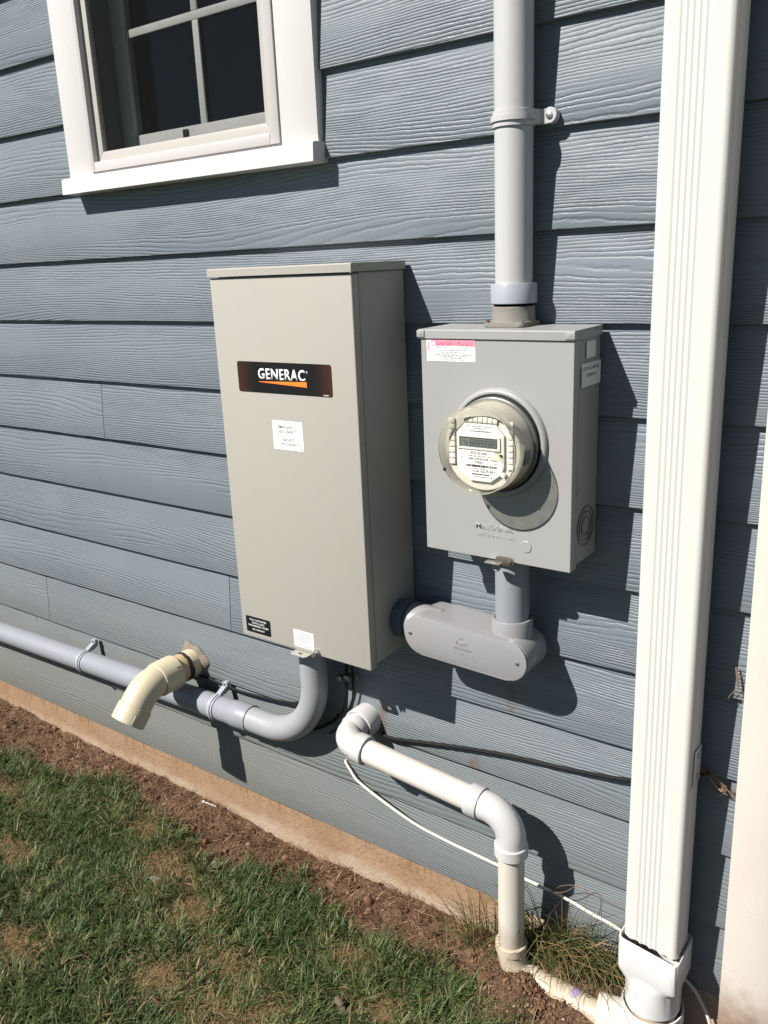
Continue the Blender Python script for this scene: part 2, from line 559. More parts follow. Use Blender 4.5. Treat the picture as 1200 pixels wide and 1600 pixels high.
def clear_material(name, tint, gloss=0.10, rough=0.05):
    t = NT(name)
    tr = t.n('ShaderNodeBsdfTransparent')
    tr.inputs[0].default_value = tint
    gl = t.n('ShaderNodeBsdfGlossy')
    gl.inputs['Roughness'].default_value = rough
    lw = t.n('ShaderNodeLayerWeight')
    lw.inputs[0].default_value = 0.25
    mx = t.n('ShaderNodeMixShader')
    lw.inputs[0].default_value = 0.5
    f = t.math('ADD', t.math('MULTIPLY', t.math('POWER', lw.outputs['Facing'], 4.0), 0.55), gloss, clamp=True)
    t.l(f, mx.inputs[0])
    t.l(tr.outputs[0], mx.inputs[1])
    t.l(gl.outputs[0], mx.inputs[2])
    t.l(mx.outputs[0], t.out.inputs['Surface'])
    return t.m
M_GLASSCOVER = clear_material('yellowed_clear_cover', (0.965, 0.955, 0.915, 1), 0.03, 0.08)
M_PANE = clear_material('window_glass', (0.82, 0.86, 0.84, 1), 0.035, 0.01)

def cloudy_material():
    t = NT('clouded_clear_wall')
    p = t.pos()
    tr = t.n('ShaderNodeBsdfTransparent')
    tr.inputs[0].default_value = (0.90, 0.885, 0.82, 1)
    df = t.n('ShaderNodeBsdfTranslucent')
    df.inputs[0].default_value = (0.62, 0.60, 0.52, 1)
    d2 = t.n('ShaderNodeBsdfDiffuse')
    d2.inputs[0].default_value = (0.56, 0.545, 0.475, 1)
    gl = t.n('ShaderNodeBsdfGlossy')
    gl.inputs['Roughness'].default_value = 0.12
    m1 = t.n('ShaderNodeMixShader'); m2 = t.n('ShaderNodeMixShader'); m3 = t.n('ShaderNodeMixShader')
    m1.inputs[0].default_value = 0.55
    t.l(df.outputs[0], m1.inputs[1]); t.l(d2.outputs[0], m1.inputs[2])
    n = t.noise(p, 45.0, 4.0, 0.65)
    t.l(t.mapr(n, 0.3, 0.75, 0.42, 0.60), m2.inputs[0])
    t.l(tr.outputs[0], m2.inputs[1]); t.l(m1.outputs[0], m2.inputs[2])
    m3.inputs[0].default_value = 0.06
    t.l(m2.outputs[0], m3.inputs[1]); t.l(gl.outputs[0], m3.inputs[2])
    t.l(m3.outputs[0], t.out.inputs['Surface'])
    return t.m
M_CLOUDY = cloudy_material()

def screen_material():
    t = NT('insect_screen_mesh')
    p = t.pos()
    tr = t.n('ShaderNodeBsdfTransparent')
    df = t.n('ShaderNodeBsdfDiffuse')
    df.inputs[0].default_value = (0.013, 0.0135, 0.014, 1)
    mx = t.n('ShaderNodeMixShader')
    n = t.noise(p, 700.0, 2.0, 0.6)
    t.l(t.mapr(n, 0.3, 0.7, 0.20, 0.30), mx.inputs[0])
    t.l(tr.outputs[0], mx.inputs[1])
    t.l(df.outputs[0], mx.inputs[2])
    t.l(mx.outputs[0], t.out.inputs['Surface'])
    return t.m
M_SCREEN = screen_material()

def tint_material(name, stops, rough=0.6, spec=0.3, transl=0.0):
    t = NT(name)
    a = t.n('ShaderNodeAttribute', attribute_name='tint')
    c = t.ramp(a.outputs['Fac'], stops)
    t.l(c, t.b.inputs['Base Color'])
    setp(t, rough, spec)
    if transl:
        tl = t.n('ShaderNodeBsdfTranslucent')
        t.l(c, tl.inputs[0])
        mx = t.n('ShaderNodeMixShader')
        mx.inputs[0].default_value = transl
        t.l(t.b.outputs[0], mx.inputs[1])
        t.l(tl.outputs[0], mx.inputs[2])
        t.l(mx.outputs[0], t.out.inputs['Surface'])
    return t.m

# ------------------------------------------------------------------ ground
def vnoise(x, y, seed=0):
    x = np.asarray(x, float); y = np.asarray(y, float)
    xi = np.floor(x).astype(np.int64); yi = np.floor(y).astype(np.int64)
    fx = x - xi; fy = y - yi
    fx = fx * fx * (3 - 2 * fx); fy = fy * fy * (3 - 2 * fy)
    def h(a, b):
        n = (a * 374761393 + b * 668265263 + seed * 974634777) & 0x7fffffff
        n = ((n ^ (n >> 13)) * 1274126177) & 0x7fffffff
        return ((n ^ (n >> 16)) & 0xffff) / 65535.0
    return (h(xi, yi) * (1 - fx) + h(xi + 1, yi) * fx) * (1 - fy) + (h(xi, yi + 1) * (1 - fx) + h(xi + 1, yi + 1) * fx) * fy

GX = [-60, -4, -3.21, -2.77, -2.14, -1.9, -1.75, -1.47, -1.11, -0.95, -0.8, -0.6, -0.3, 1, 60]
GZ = [-.10, -.10, -.098, -.112, -.118, -.119, -.124, -.146, -.130, -.130, -.128, -.135, -.15, -.15, -.15]
def ground_z(x, y):
    x = np.asarray(x, float); y = np.asarray(y, float)
    z = np.interp(x, GX, GZ)
    d = np.clip(-y, 0, 3)
    z = z * np.clip(1 - d * 0.9, 0, 1) + (-.135) * (1 - np.clip(1 - d * 0.9, 0, 1))
    near = np.exp(-((y + 0.07) / 0.12) ** 2)
    z = z + near * ((vnoise(x * 22, y * 22, 3) - .5) * 0.016 + (vnoise(x * 55, y * 55, 4) - .5) * 0.011 + (vnoise(x * 9, y * 9, 5) - .5) * 0.014)
    z = z + (vnoise(x * 7, y * 7, 6) - .5) * 0.012
    z = z + 0.032 * np.exp(-(((x + 0.785) / 0.085) ** 2 + ((y + 0.160) / 0.050) ** 2)) + 0.010 * np.exp(-(((x + 0.68) / 0.10) ** 2 + ((y + 0.175) / 0.04) ** 2))
    # soil banked up round the drain pipe
    z = z + 0.068 * np.exp(-(np.abs((x + 0.66) / 0.21) ** 3.5 + np.abs((y + 0.04) / 0.17) ** 3))
    return z

def soil_material():
    t = NT('soil_and_lawn_base')
    p = t.pos()
    s = t.n('ShaderNodeSeparateXYZ')
    t.l(p, s.inputs[0])
    a = t.noise(p, 14.0, 6.0, 0.7)
    b = t.noise(p, 130.0, 4.0, 0.7)
    soil = t.mix(t.mapr(a, 0.3, 0.7, 0, 1), (0.105, 0.062, 0.038, 1), (0.20, 0.128, 0.080, 1))
    soil = t.mix(t.mapr(b, 0.35, 0.7, 0, 0.7), soil, (0.065, 0.036, 0.022, 1))
    thatch = t.mix(t.mapr(b, 0.3, 0.7, 0, 1), (0.095, 0.062, 0.034, 1), (0.035, 0.030, 0.014, 1))
    far = t.noise(p, 3.0, 6.0, 0.7)
    lawn = t.mix(t.mapr(far, 0.3, 0.7, 0, 1), (0.035, 0.060, 0.016, 1), (0.060, 0.085, 0.028, 1))
    m = t.math('ADD', s.outputs[1], t.math('MULTIPLY', t.math('SUBTRACT', a, 0.5), 0.15))
    c = t.mix(t.mapr(m, -0.25, -0.13, 1.0, 0.0), soil, thatch)
    c = t.mix(t.mapr(s.outputs[1], -2.6, -1.7, 1.0, 0.0), c, lawn)
    t.l(c, t.b.inputs['Base Color'])
    setp(t, 0.95, 0.15)
    t.l(t.bump(t.math('ADD', b, a), 0.9, 0.006), t.b.inputs['Normal'])
    return t.m

def make_ground():
    xs = np.concatenate([[-200, -80, -30, -12, -7, -5], np.arange(-4.2, -3.2, .1), np.arange(-3.2, -0.15, 0.009), np.arange(-0.15, 0.8, .06), [1.2, 2, 4, 9, 25, 80, 200]])
    ys = np.concatenate([[-200, -80, -30, -12, -6, -4, -3, -2.4, -2.0], np.arange(-1.7, -0.32, .05), np.arange(-0.32, 0.05, 0.008), [.08, .2, 1, 5, 20, 80, 200]])
    X, Y = np.meshgrid(xs, ys)
    Z = ground_z(X, Y)
    nx, ny = len(xs), len(ys)
    co = np.stack([X.ravel(), Y.ravel(), Z.ravel()], 1)
    i = np.arange(nx - 1)[None, :] + np.arange(ny - 1)[:, None] * nx
    f = np.stack([i, i + 1, i + 1 + nx, i + nx], -1).reshape(-1, 4)
    me = bpy.data.meshes.new('ground')
    me.from_pydata(co.tolist(), [], f.tolist())
    me.shade_smooth()
    me.materials.append(soil_material())
    o = link('ground', me)
    o['kind'] = 'structure'
    return o
make_ground()

# ------------------------------------------------------------------ house wall
ZB = [2.1395, 1.9600, 1.7802, 1.5985, 1.4235, 1.2462, 1.0676, 0.8928, 0.7122, 0.5341, 0.3555, 0.1778, 0.0]
ZL = [2.1395 + 0.1785 * k for k in range(7, 0, -1)] + ZB      # bottom edges, top course first
house = thing('house_wall', 'blue grey lap sided house wall with white trimmed window above a stained concrete footing', 'house wall', (-2.5, 0, 0))

WX0, WX1 = -2.12, -1.42                                       # rough window opening
JOINTS = {1.0676: [-2.25], 0.5341: [-1.766], 0.3555: [-2.722], 1.9600: [-4.1], 0.7122: [-3.9], 1.4235: [-4.6], 0.0: [-3.7], 0.1778: [-4.9], 1.2462: [-5.2]}
XW0, XW1 = -6.5, -0.31
def siding_board(x0, x1, zb, ztop, cut=None):
    b = bmesh.new()
    s = 0.0140 / 0.178
    hgt = ztop - zb
    r = 0.0012
    prof = [(0.0140, 0.0), (r, 0.0), (0.0003, r * .4), (0.0, r), (s * hgt * 0.5, hgt * .5), (s * hgt, hgt), (s * hgt + 0.0140, hgt)]
    n = max(2, int((x1 - x0) / 0.35) + 1)
    xs = [x0 + (x1 - x0) * i / (n - 1) for i in range(n)]
    rings = []
    ph = rnd.uniform(0, 6)
    for x in xs:
        dz = 0.0007 * math.sin(x * 2.1 + ph)
        rings.append([b.verts.new((x, y, zb + z + dz)) for y, z in prof])
    k = len(prof)
    for i in range(n - 1):
        for j in range(k):
            b.faces.new((rings[i][j], rings[i][(j + 1) % k], rings[i + 1][(j + 1) % k], rings[i + 1][j]))
    b.faces.new(rings[0])
    b.faces.new(rings[-1][::-1])
    m = MB()
    m.merge(b)
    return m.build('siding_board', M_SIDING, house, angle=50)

for i, zb in enumerate(ZL):
    ztop = zb + 0.2045
    segs = [(XW0, XW1)]
    for j in JOINTS.get(zb, []):
        out = []
        for a, c in segs:
            if a < j < c:
                out += [(a, j - 0.0012), (j + 0.0012, c)]
            else:
                out.append((a, c))
        segs = out
    if zb > 1.779 and zb < 3.2:                                # courses cut round the window
        out = []
        for a, c in segs:
            if c <= -2.2 or a >= -1.34:
                out.append((a, c))
            else:
                out += [(a, -2.165), (-1.372, c)]
        segs = out
    for a, c in segs:
        siding_board(a, c, zb, ztop)

# sheathing behind, leaving the window hole
m = MB()
m.box(XW0, -2.10, 0.0315, 0.10, 0.0, 3.58)
m.box(-1.44, -0.30, 0.0315, 0.10, 0.0, 3.58)
m.box(-2.0999, -1.4401, 0.0315, 0.10, 0.0, 1.83)
m.box(-2.0999, -1.4401, 0.0315, 0.10, 3.16, 3.58)
m.build('sheathing', M_SHEATH, house, smooth=False)
m = MB()
m.box(XW0, -0.26, 0.010, 0.25, -0.5, 0.0012, 0.002)
m.build('foundation', M_CONC, house, smooth=False)
m = MB()
m.box(-0.3375, -0.235, -0.026, 0.0, -0.055, 3.6, 0.002)
m.box(-0.262, -0.235, 0.0004, 0.10, -0.055, 3.6, 0.002)
m.build('corner_board', M_CORNER, house)
m = MB()
for k in range(20):
    zb = 0.0 + 0.178 * k
    m.prism([(-0.262, zb), (-0.253, zb), (-0.262, zb + 0.178)], 'y', 0.1005, 4.0)
m.box(-0.30, -0.2625, 0.26, 4.0, -0.5, 3.58)
m.build('side_wall', M_SIDING, house, smooth=False)

# window: casing > sub-parts
m = MB()
m.box(-2.227, -2.122, -0.013, 0.012, 1.8155, 3.24, 0.0015)
m.box(-1.4215, -1.3125, -0.013, 0.012, 1.8155, 3.24, 0.0015)
m.box(-2.1215, -1.422, -0.0125, 0.012, 3.13, 3.24, 0.0015)
m.box(-2.1215, -1.422, -0.0125, 0.012, 1.8155, 1.823, 0.0005)
win = m.build('window', M_TRIM, house)
m = MB()
m.prism([(-0.042, 1.7730), (0.012, 1.7725), (0.012, 1.8150), (-0.031, 1.8150), (-0.0395, 1.8120)], 'x', -2.232, -1.3065, 0.001)
m.build('sill', M_TRIM, win)
m = MB()                                                       # outer vinyl frame, proud of the casing
fy0, fy1 = -0.018, 0.10
m.box(-2.121, -2.106, fy0, fy1, 1.8235, 3.13, 0.0015)
m.box(-1.452, -1.4225, fy0, fy1, 1.8235, 3.13, 0.0015)
m.box(-2.1055, -1.4525, fy0, fy1, 1.8235, 1.848, 0.0015)
m.box(-2.1055, -1.4525, fy0, fy1, 3.10, 3.13, 0.0015)
m.build('frame', M_VINYL, win)
m = MB()                                                       # screen frame, mitred
sy0, sy1 = -0.002, 0.014
for a in range(4):
    xo0, xo1, zo0, zo1 = -2.1045, -1.4535, 1.8495, 3.099
    t_ = 0.0235
    o4 = [(xo0, zo0), (xo1, zo0), (xo1, zo1), (xo0, zo1)]
    i4 = [(xo0 + t_, zo0 + t_), (xo1 - t_, zo0 + t_), (xo1 - t_, zo1 - t_), (xo0 + t_, zo1 - t_)]
    g = 0.0004
    q = [o4[a], o4[(a + 1) % 4], i4[(a + 1) % 4], i4[a]]
    cx = sum(p[0] for p in q) / 4; cz = sum(p[1] for p in q) / 4
    q = [(p[0] + (cx - p[0]) * 0.001, p[1] + (cz - p[1]) * 0.001) for p in q]
    m.prism(q, 'y', sy0, sy1, 0.001)
m.build('screen_frame', M_SASH, win)
m = MB()
m.box(-2.0815, -1.4765, 0.006, 0.0066, 1.8725, 3.076)
m.build('insect_screen', M_SCREEN, win, smooth=False)
m = MB()                                                       # sash behind the screen
m.box(-2.1055, -2.052, 0.088, 0.118, 1.8485, 3.10, 0.002)
m.box(-1.507, -1.4525, 0.088, 0.118, 1.8485, 3.10, 0.002)
m.box(-2.0515, -1.5075, 0.088, 0.118, 1.8485, 1.917, 0.003)
m.box(-2.0515, -1.5075, 0.088, 0.118, 3.05, 3.10, 0.002)
m.build('sash', M_INNER, win)
for zc in (2.167, 2.43, 2.70):
    m = MB()
    m.box(-2.0512, -1.5078, 0.0915, 0.0975, zc - 0.010, zc + 0.010, 0.002)
    m.build('muntin', M_INNER, win)
m = MB()
for z0, z1 in ((1.9175, 2.1568), (2.1772, 2.4198), (2.4402, 2.6898), (2.7102, 3.0498)):
    m.box(-1.790, -1.768, 0.0915, 0.0975, z0, z1, 0.002)
m.build('muntin', M_INNER, win)
m = MB()
m.box(-2.0516, -1.5074, 0.100, 0.103, 1.9165, 3.0505)
m.build('pane', M_PANE, win, smooth=False)
m = MB()
m.box(-1.853, -1.835, 0.083, 0.0875, 1.888, 1.910, 0.001)
m.build('latch', M_BLACK, win)
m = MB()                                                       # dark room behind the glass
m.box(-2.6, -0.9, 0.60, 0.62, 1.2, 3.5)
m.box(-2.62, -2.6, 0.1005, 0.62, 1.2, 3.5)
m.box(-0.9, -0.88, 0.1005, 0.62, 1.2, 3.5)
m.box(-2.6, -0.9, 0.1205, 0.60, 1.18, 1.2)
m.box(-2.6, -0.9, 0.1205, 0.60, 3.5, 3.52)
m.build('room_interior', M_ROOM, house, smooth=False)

# ------------------------------------------------------------------ transfer switch cabinet
cab = thing('electrical_cabinet', 'tall warm grey steel cabinet with black logo plate on the siding', 'electrical cabinet', (-1.31, 0, 0.656))
m = MB()
m.box(-1.5137, -1.1044, -0.1625, -0.001, 0.6665, 1.5365, 0.0025)
m.build('cabinet_body', M_CABINET, cab)
m = MB()
m.box(-1.5145, -1.1040, -0.1865, -0.1632, 0.6560, 1.5345, 0.0028, 3)
door = m.build('door', M_CABINET, cab)
m = MB()
m.prism([(-0.193, 1.5375), (-0.193, 1.5525), (-0.190, 1.5555), (-0.001, 1.5560), (-0.001, 1.5375)], 'x', -1.5150, -1.0985, 0.0012)
m.box(-1.1015, -1.0978, -0.1945, -0.1890, 1.5360, 1.5542, 0.0008)
m.build('rain_cap', M_CABINET, cab)
YF = -0.1865
m = MB()
m.prism(rrect(-1.4490, -1.1695, 1.2815, 1.3508, 0.006), 'y', YF - 0.0008, YF)
plate = m.build('logo_plate', M_DECAL, cab, smooth=False)
lettering('lettering', [('GENERAC', -1.3140, 1.3130, 0.0232, 0.140, YF - 0.0009)], M_WHITEP, plate, bold=0.024, depth=0.00008)
lettering('lettering', [('®', -1.2385, 1.3300, 0.0045, None, YF - 0.0009)], M_WHITEP, plate, depth=0.0001)
lettering('lettering', [('0L6639A', -1.187, 1.2835, 0.0028, None, YF - 0.0009)], M_WHITEP, plate)
m = MB()
m.prism([(-1.3842, 1.3068), (-1.3842, 1.3060), (-1.2405, 1.2992), (-1.2405, 1.3110)], 'y', YF - 0.0013, YF - 0.0008)
m.build('swoosh', M_ORANGE, plate, smooth=False)
m = MB()
m.prism(rrect(-1.3525, -1.2622, 1.1545, 1.2208, 0.001, 2), 'y', YF - 0.0006, YF)
lab = m.build('white_sticker', M_LABEL, cab, smooth=False)
yy = YF - 0.0007
lettering('lettering', [('EMERGENCY', -1.3090, 1.2035, 0.0068, 0.053, yy), ('DISCONNECT', -1.3085, 1.1930, 0.0068, 0.056, yy),
                        ('SERVICE', -1.3065, 1.1745, 0.0068, 0.034, yy), ('DISCONNECT', -1.3040, 1.1645, 0.0068, 0.056, yy)], M_GREYP, lab, depth=0.0002, bold=0.008)
print_lines('border_print', [(-1.2745, -1.2640, 1.1568, 0.0014, yy)], M_GREYP, lab)
m = MB()
m.prism(rrect(-1.4985, -1.4145, 0.6690, 0.7118, 0.004), 'y', YF - 0.0006, YF)
lab = m.build('black_sticker', M_BLACKLAB, cab, smooth=False)
lettering('lettering', [('FULLY AUTOMATED', -1.4565, 0.7015, 0.0046, 0.057, yy), ('DIGITAL LOAD', -1.4565, 0.6935, 0.0046, 0.042, yy),
                        ('MANAGEMENT SYSTEM', -1.4565, 0.6855, 0.0046, 0.068, yy), ('NEC COMPLIANT', -1.4565, 0.6760, 0.0040, 0.042, yy)], M_LABEL, lab, depth=0.0002)
m = MB()
m.prism(rrect(-1.3370, -1.2738, 0.6663, 0.7097, 0.001, 2), 'y', YF - 0.0006, YF)
lab = m.build('warning_sticker', M_LABEL, cab, smooth=False)
rows = []
for k, (a, c) in enumerate(((-1.318, -1.293), (-1.332, -1.279), (-1.330, -1.284), (-1.322, -1.289), (-1.334, -1.277), (-1.332, -1.282), (-1.320, -1.291), (-1.334, -1.276), (-1.330, -1.280))):
    rows.append((a, c, 0.7040 - k * 0.0042, 0.0016, yy))
print_lines('small_print', rows, M_GREYP, lab)
m = MB()
ho = [(-1.3345 + 0.0, -0.1635), (-1.3345, -0.205), (-1.329, -0.2105), (-1.288, -0.2105), (-1.2835, -0.205), (-1.2835, -0.1635)]
b = bmesh.new()
hole = [(-1.309 + 0.0065 * math.cos(2 * math.pi * k / 16), -0.1975 + 0.0045 * math.sin(2 * math.pi * k / 16)) for k in range(16)]
def plate_with_hole(outer, inner, z0, z1):
    bb = bmesh.new()
    lo = [bb.verts.new((x, y, z0)) for x, y in outer]; li = [bb.verts.new((x, y, z0)) for x, y in inner]
    e = [bb.edges.new((lo[i], lo[(i + 1) % len(lo)])) for i in range(len(lo))] + [bb.edges.new((li[i], li[(i + 1) % len(li)])) for i in range(len(li))]
    bmesh.ops.triangle_fill(bb, use_beauty=True, edges=e)
    r = bmesh.ops.extrude_face_region(bb, geom=list(bb.faces))
    bmesh.ops.translate(bb, vec=(0, 0, z1 - z0), verts=[v for v in r['geom'] if isinstance(v, bmesh.types.BMVert)])
    return bb
m.merge(plate_with_hole(ho, hole, 0.6535, 0.6556))
m.build('lock_tab', M_CABINET, cab, angle=25)
m = MB()
m.tube([(-1.264, -0.1868, 0.6645), (-1.264, -0.1925, 0.6645)], 0.0085, 6)
m.tube([(-1.264, -0.1922, 0.6645), (-1.264, -0.2005, 0.6645)], 0.0045, 12)
m.tube([(-1.272, -0.1868, 0.6580), (-1.272, -0.1965, 0.6580)], 0.005, 12)
m.build('door_bolt', M_STEEL, cab)

# ------------------------------------------------------------------ meter socket box
mb = thing('meter_box', 'square grey steel meter box with pink hazard label on the siding', 'meter box', (-0.815, 0, 0.96))
m = MB()
m.box(-0.9785, -0.6515, -0.1150, -0.001, 0.9655, 1.4040, 0.002)
m.build('box_body', M_METER, mb)
MCX, MCZ = -0.8060, 1.2035
YM = -0.1262
def disc_hole_panel(x0, x1, z0, z1, y, cx, cz, r, n=64):
    """front sheet with a round hole"""
    b = bmesh.new()
    out = [b.verts.new((x, y, z)) for x, z in ((x0, z0), (x1, z0), (x1, z1), (x0, z1))]
    inn = [b.verts.new((cx + r * math.cos(2 * math.pi * k / n), y, cz + r * math.sin(2 * math.pi * k / n))) for k in range(n)]
    e = [b.edges.new((out[i], out[(i + 1) % 4])) for i in range(4)] + [b.edges.new((inn[i], inn[(i + 1) % n])) for i in range(n)]
    bmesh.ops.triangle_fill(b, use_beauty=True, edges=e)
    r_ = bmesh.ops.extrude_face_region(b, geom=list(b.faces))
    bmesh.ops.translate(b, vec=(0, 0.0015, 0), verts=[v for v in r_['geom'] if isinstance(v, bmesh.types.BMVert)])
    return b
m = MB()
m.merge(disc_hole_panel(-0.9795, -0.6505, 0.9600, 1.4025, YM, MCX, MCZ, 0.100))
m.box(-0.9805, -0.9785, YM + 0.0002, -0.0985, 0.9595, 1.4025, 0.0007)
m.box(-0.6515, -0.6495, YM + 0.0002, -0.0985, 0.9595, 1.4025, 0.0007)
m.box(-0.9784, -0.6516, YM + 0.0004, -0.0985, 0.9590, 0.9612, 0.0007)
cover = m.build('cover', M_METER, mb, angle=30)
def lathe_y(prof, cx, cz, seg=64, caps=(False, False)):
    mm = MB()
    mm.tube([(cx, y, cz) for r, y in prof], [r for r, y in prof], seg, caps)
    return mm
m = lathe_y([(0.1085, YM + 0.0008), (0.1075, YM - 0.004), (0.105, YM - 0.0080), (0.1015, YM - 0.0098), (0.0975, YM - 0.0098), (0.0965, YM - 0.0085), (0.0960, YM + 0.01)], MCX, MCZ)
m.build('socket_collar', M_METER, mb, angle=60)
m = MB()
m.prism([(-0.1300, 1.4035), (-0.1300, 1.4185), (-0.1278, 1.4210), (-0.002, 1.4225), (-0.002, 1.4035)], 'x', -0.9855, -0.6475, 0.001)
m.build('rain_cap', M_METER, mb)
for x0, x1 in ((-0.9868, -0.9695), (-0.6655, -0.6462)):
    m = MB()
    m.box(x0, x1, -0.1322, -0.1301, 1.4058, 1.4195, 0.0006)
    xc = (x0 + x1) / 2
    m.tube([(xc, -0.1322, 1.413), (xc, -0.1330, 1.413)], [0.0032, 0.0026], 14)
    m.build('corner_tab', M_METER, mb)
m = MB()                                                       # hazard label
m.prism(rrect(-0.9668, -0.8545, 1.3590, 1.4010, 0.0016, 3), 'y', YM - 0.0005, YM)
lab = m.build('hazard_label', M_LABEL, mb, smooth=False)
yy = YM - 0.0006
m = MB()
m.box(-0.9555, -0.8547, yy - 0.0001, yy + 0.0002, 1.3884, 1.4006)
m.build('pink_band', M_PINK, lab, smooth=False)
m = MB()
m.prism([(-0.9600, 1.3965), (-0.9642, 1.3965), (-0.9657, 1.3815), (-0.9630, 1.3830), (-0.9640, 1.3695), (-0.9597, 1.3872), (-0.9621, 1.3857)], 'y', yy - 0.0002, yy + 0.0002)
m.build('lightning_bolt', M_PINK, lab, smooth=False)
m = MB()
m.prism([(-0.9545, 1.3900), (-0.9455, 1.3900), (-0.9500, 1.3990)], 'y', yy - 0.0004, yy - 0.0001)
m.build('triangle', M_LABEL, lab, smooth=False)
lettering('lettering', [('DANGER / PELIGRO', -0.9010, 1.3910, 0.0074, 0.084, yy - 0.0002)], M_PINKD, lab, depth=0.0003, bold=0.01)
lettering('lettering', [('HAZARD OF ELECTRICAL SHOCK OR BURNS', -0.9055, 1.3842, 0.0024, 0.074, yy), ('SERVICE VISIT AUTHORIZED PERSONNEL ONLY', -0.9055, 1.3795, 0.0022, 0.064, yy),
                        ('DO NOT TURN OVER OR REMOVE THIS LABEL', -0.9055, 1.3752, 0.0022, 0.056, yy), ('PELIGRO DE DESCARGA ELECTRICA O QUEMADURAS', -0.9050, 1.3702, 0.0024, 0.084, yy),
                        ('SOLAMENTE PERSONAL AUTORIZADO', -0.9055, 1.3672, 0.0022, 0.068, yy), ('ELECTRICO PUEDE MANTENERLO', -0.9055, 1.3642, 0.0022, 0.042, yy), ('NO QUITE NI CUBRA ESTA ETIQUETA', -0.9055, 1.3608, 0.0022, 0.058, yy)], M_GREYP, lab, depth=0.0002)
m = MB()
m.box(-0.9552, -0.9549, yy - 0.0001, yy + 0.0002, 1.3592, 1.4005)
m.box(-0.9549, -0.8548, yy - 0.0001, yy + 0.0002, 1.3732, 1.3735)
m.build('rule_line', M_GREYP, lab, smooth=False)
lettering('embossed_lettering', [('MILBANK', -0.8155, 1.0205, 0.0140, 0.086, YM), ('TYPE 3R ENCLOSURE', -0.8135, 1.0055, 0.0070, 0.088, YM)], M_METER, mb, depth=0.00025, bold=0.004)
m = MB()
m.tube([(-0.7447, YM + 0.0002, 0.9975), (-0.7447, YM - 0.0010, 0.9975), (-0.7447, YM - 0.0015, 0.9975)], [0.0125, 0.0123, 0.0115], 32)
m.build('knockout', M_METER, mb, angle=18)
XS = -0.6495
m = MB()
m.box(XS, XS + 0.0005, -0.072, -0.030, 1.366, 1.3965)
m.build('patch', M_LABELG, mb, smooth=False)
m = MB()
m.box(XS, XS + 0.0005, -0.0920, -0.0038, 1.3132, 1.3570)
lab = m.build('side_label', M_LABELG, mb, smooth=False)
lettering('lettering', [('U5173-XL-40F-BLG', -0.048, 1.3440, 0.0062, 0.074, XS + 0.0006), ('093404 P2', -0.048, 1.3310, 0.0062, 0.042, XS + 0.0006)], M_GREYP, lab, plane='right', depth=0.0002)
for rr_ in (0.0395, 0.030, 0.019):
    m = MB()
    m.tube([(XS - 0.0015, -0.055, 1.0365), (XS + 0.0004, -0.055, 1.0365), (XS + 0.0004, -0.055, 1.0365), (XS - 0.0015, -0.055, 1.0365)],
           [rr_, rr_, rr_ - 0.0007, rr_ - 0.0007], 40, (False, False))
    m.build('knockout_ring', M_DARKGREY, mb)
for (y_, z_) in ((-0.095, 1.352), (-0.092, 1.118)):
    m = MB()
    m.tube([(XS - 0.001, y_, z_), (XS + 0.0008, y_, z_)], [0.004, 0.003], 12)
    m.build('rivet', M_METER, mb)
m = MB()                                                       # roof hub: flange + collar
m.prism([(x, y) for x, y in rrect(-0.8625, -0.7730, -0.0850, -0.003, 0.012)], 'z', 1.4222, 1.4310, 0.0015)
m.tube([(-0.8172, -0.0400, 1.4300), (-0.8172, -0.0400, 1.4345), (-0.8172, -0.0400, 1.4590), (-0.8172, -0.0400, 1.4605)], [0.0455, 0.0428, 0.0418, 0.040], 48)
m.build('hub', M_CASTMETAL, mb)
for (x_, y_, mt) in ((-0.8545, -0.077, M_RUST), (-0.7805, -0.077, M_STEEL)):
    m = MB()
    m.tube([(x_, y_, 1.4310), (x_, y_, 1.4335), (x_, y_, 1.4350)], [0.0052, 0.0050, 0.003], 14)
    m.build('screw', mt, mb)
m = MB()                                                       # hasp at the bottom edge
m.box(-0.806, -0.792, -0.137, YM - 0.0004, 0.950, 0.9665, 0.001)
m.prism(rrect(-0.806, -0.764, 0.9555, 0.9735, 0.0085, 6), 'y', -0.1415, -0.1385, 0.0008)
m.tube([(-0.773, -0.1415, 0.9645), (-0.773, -0.1440, 0.9645), (-0.773, -0.1450, 0.9645)], [0.0045, 0.0043, 0.002], 14)
m.build('hasp', M_BRONZE, mb)
m = MB()
m.box(-0.8285, -0.793, -0.148, -0.130, 0.9555, 0.9585, 0.001)
m.build('hasp_tongue', M_STEEL, mb)
m = MB()
ring_o = [(-0.8115 + 0.0095 * math.cos(2 * math.pi * k / 20), -0.1300 + 0.0) for k in range(20)]
m.tube(arc((-0.8105, -0.1285, 0.9445), 0.0075, 0, 2 * math.pi, 20, lambda c, s: (c, 0, s)), 0.0028, 8, (False, False))
m.build('seal_loop', M_STEEL, mb)
m = MB()
m.tube([(-0.8085, -0.0625, 0.9650), (-0.8085, -0.0625, 0.9560), (-0.8085, -0.0625, 0.9545)], [0.0450, 0.0450, 0.043], 8)
m.build('locknut', M_DARKGREY, mb)

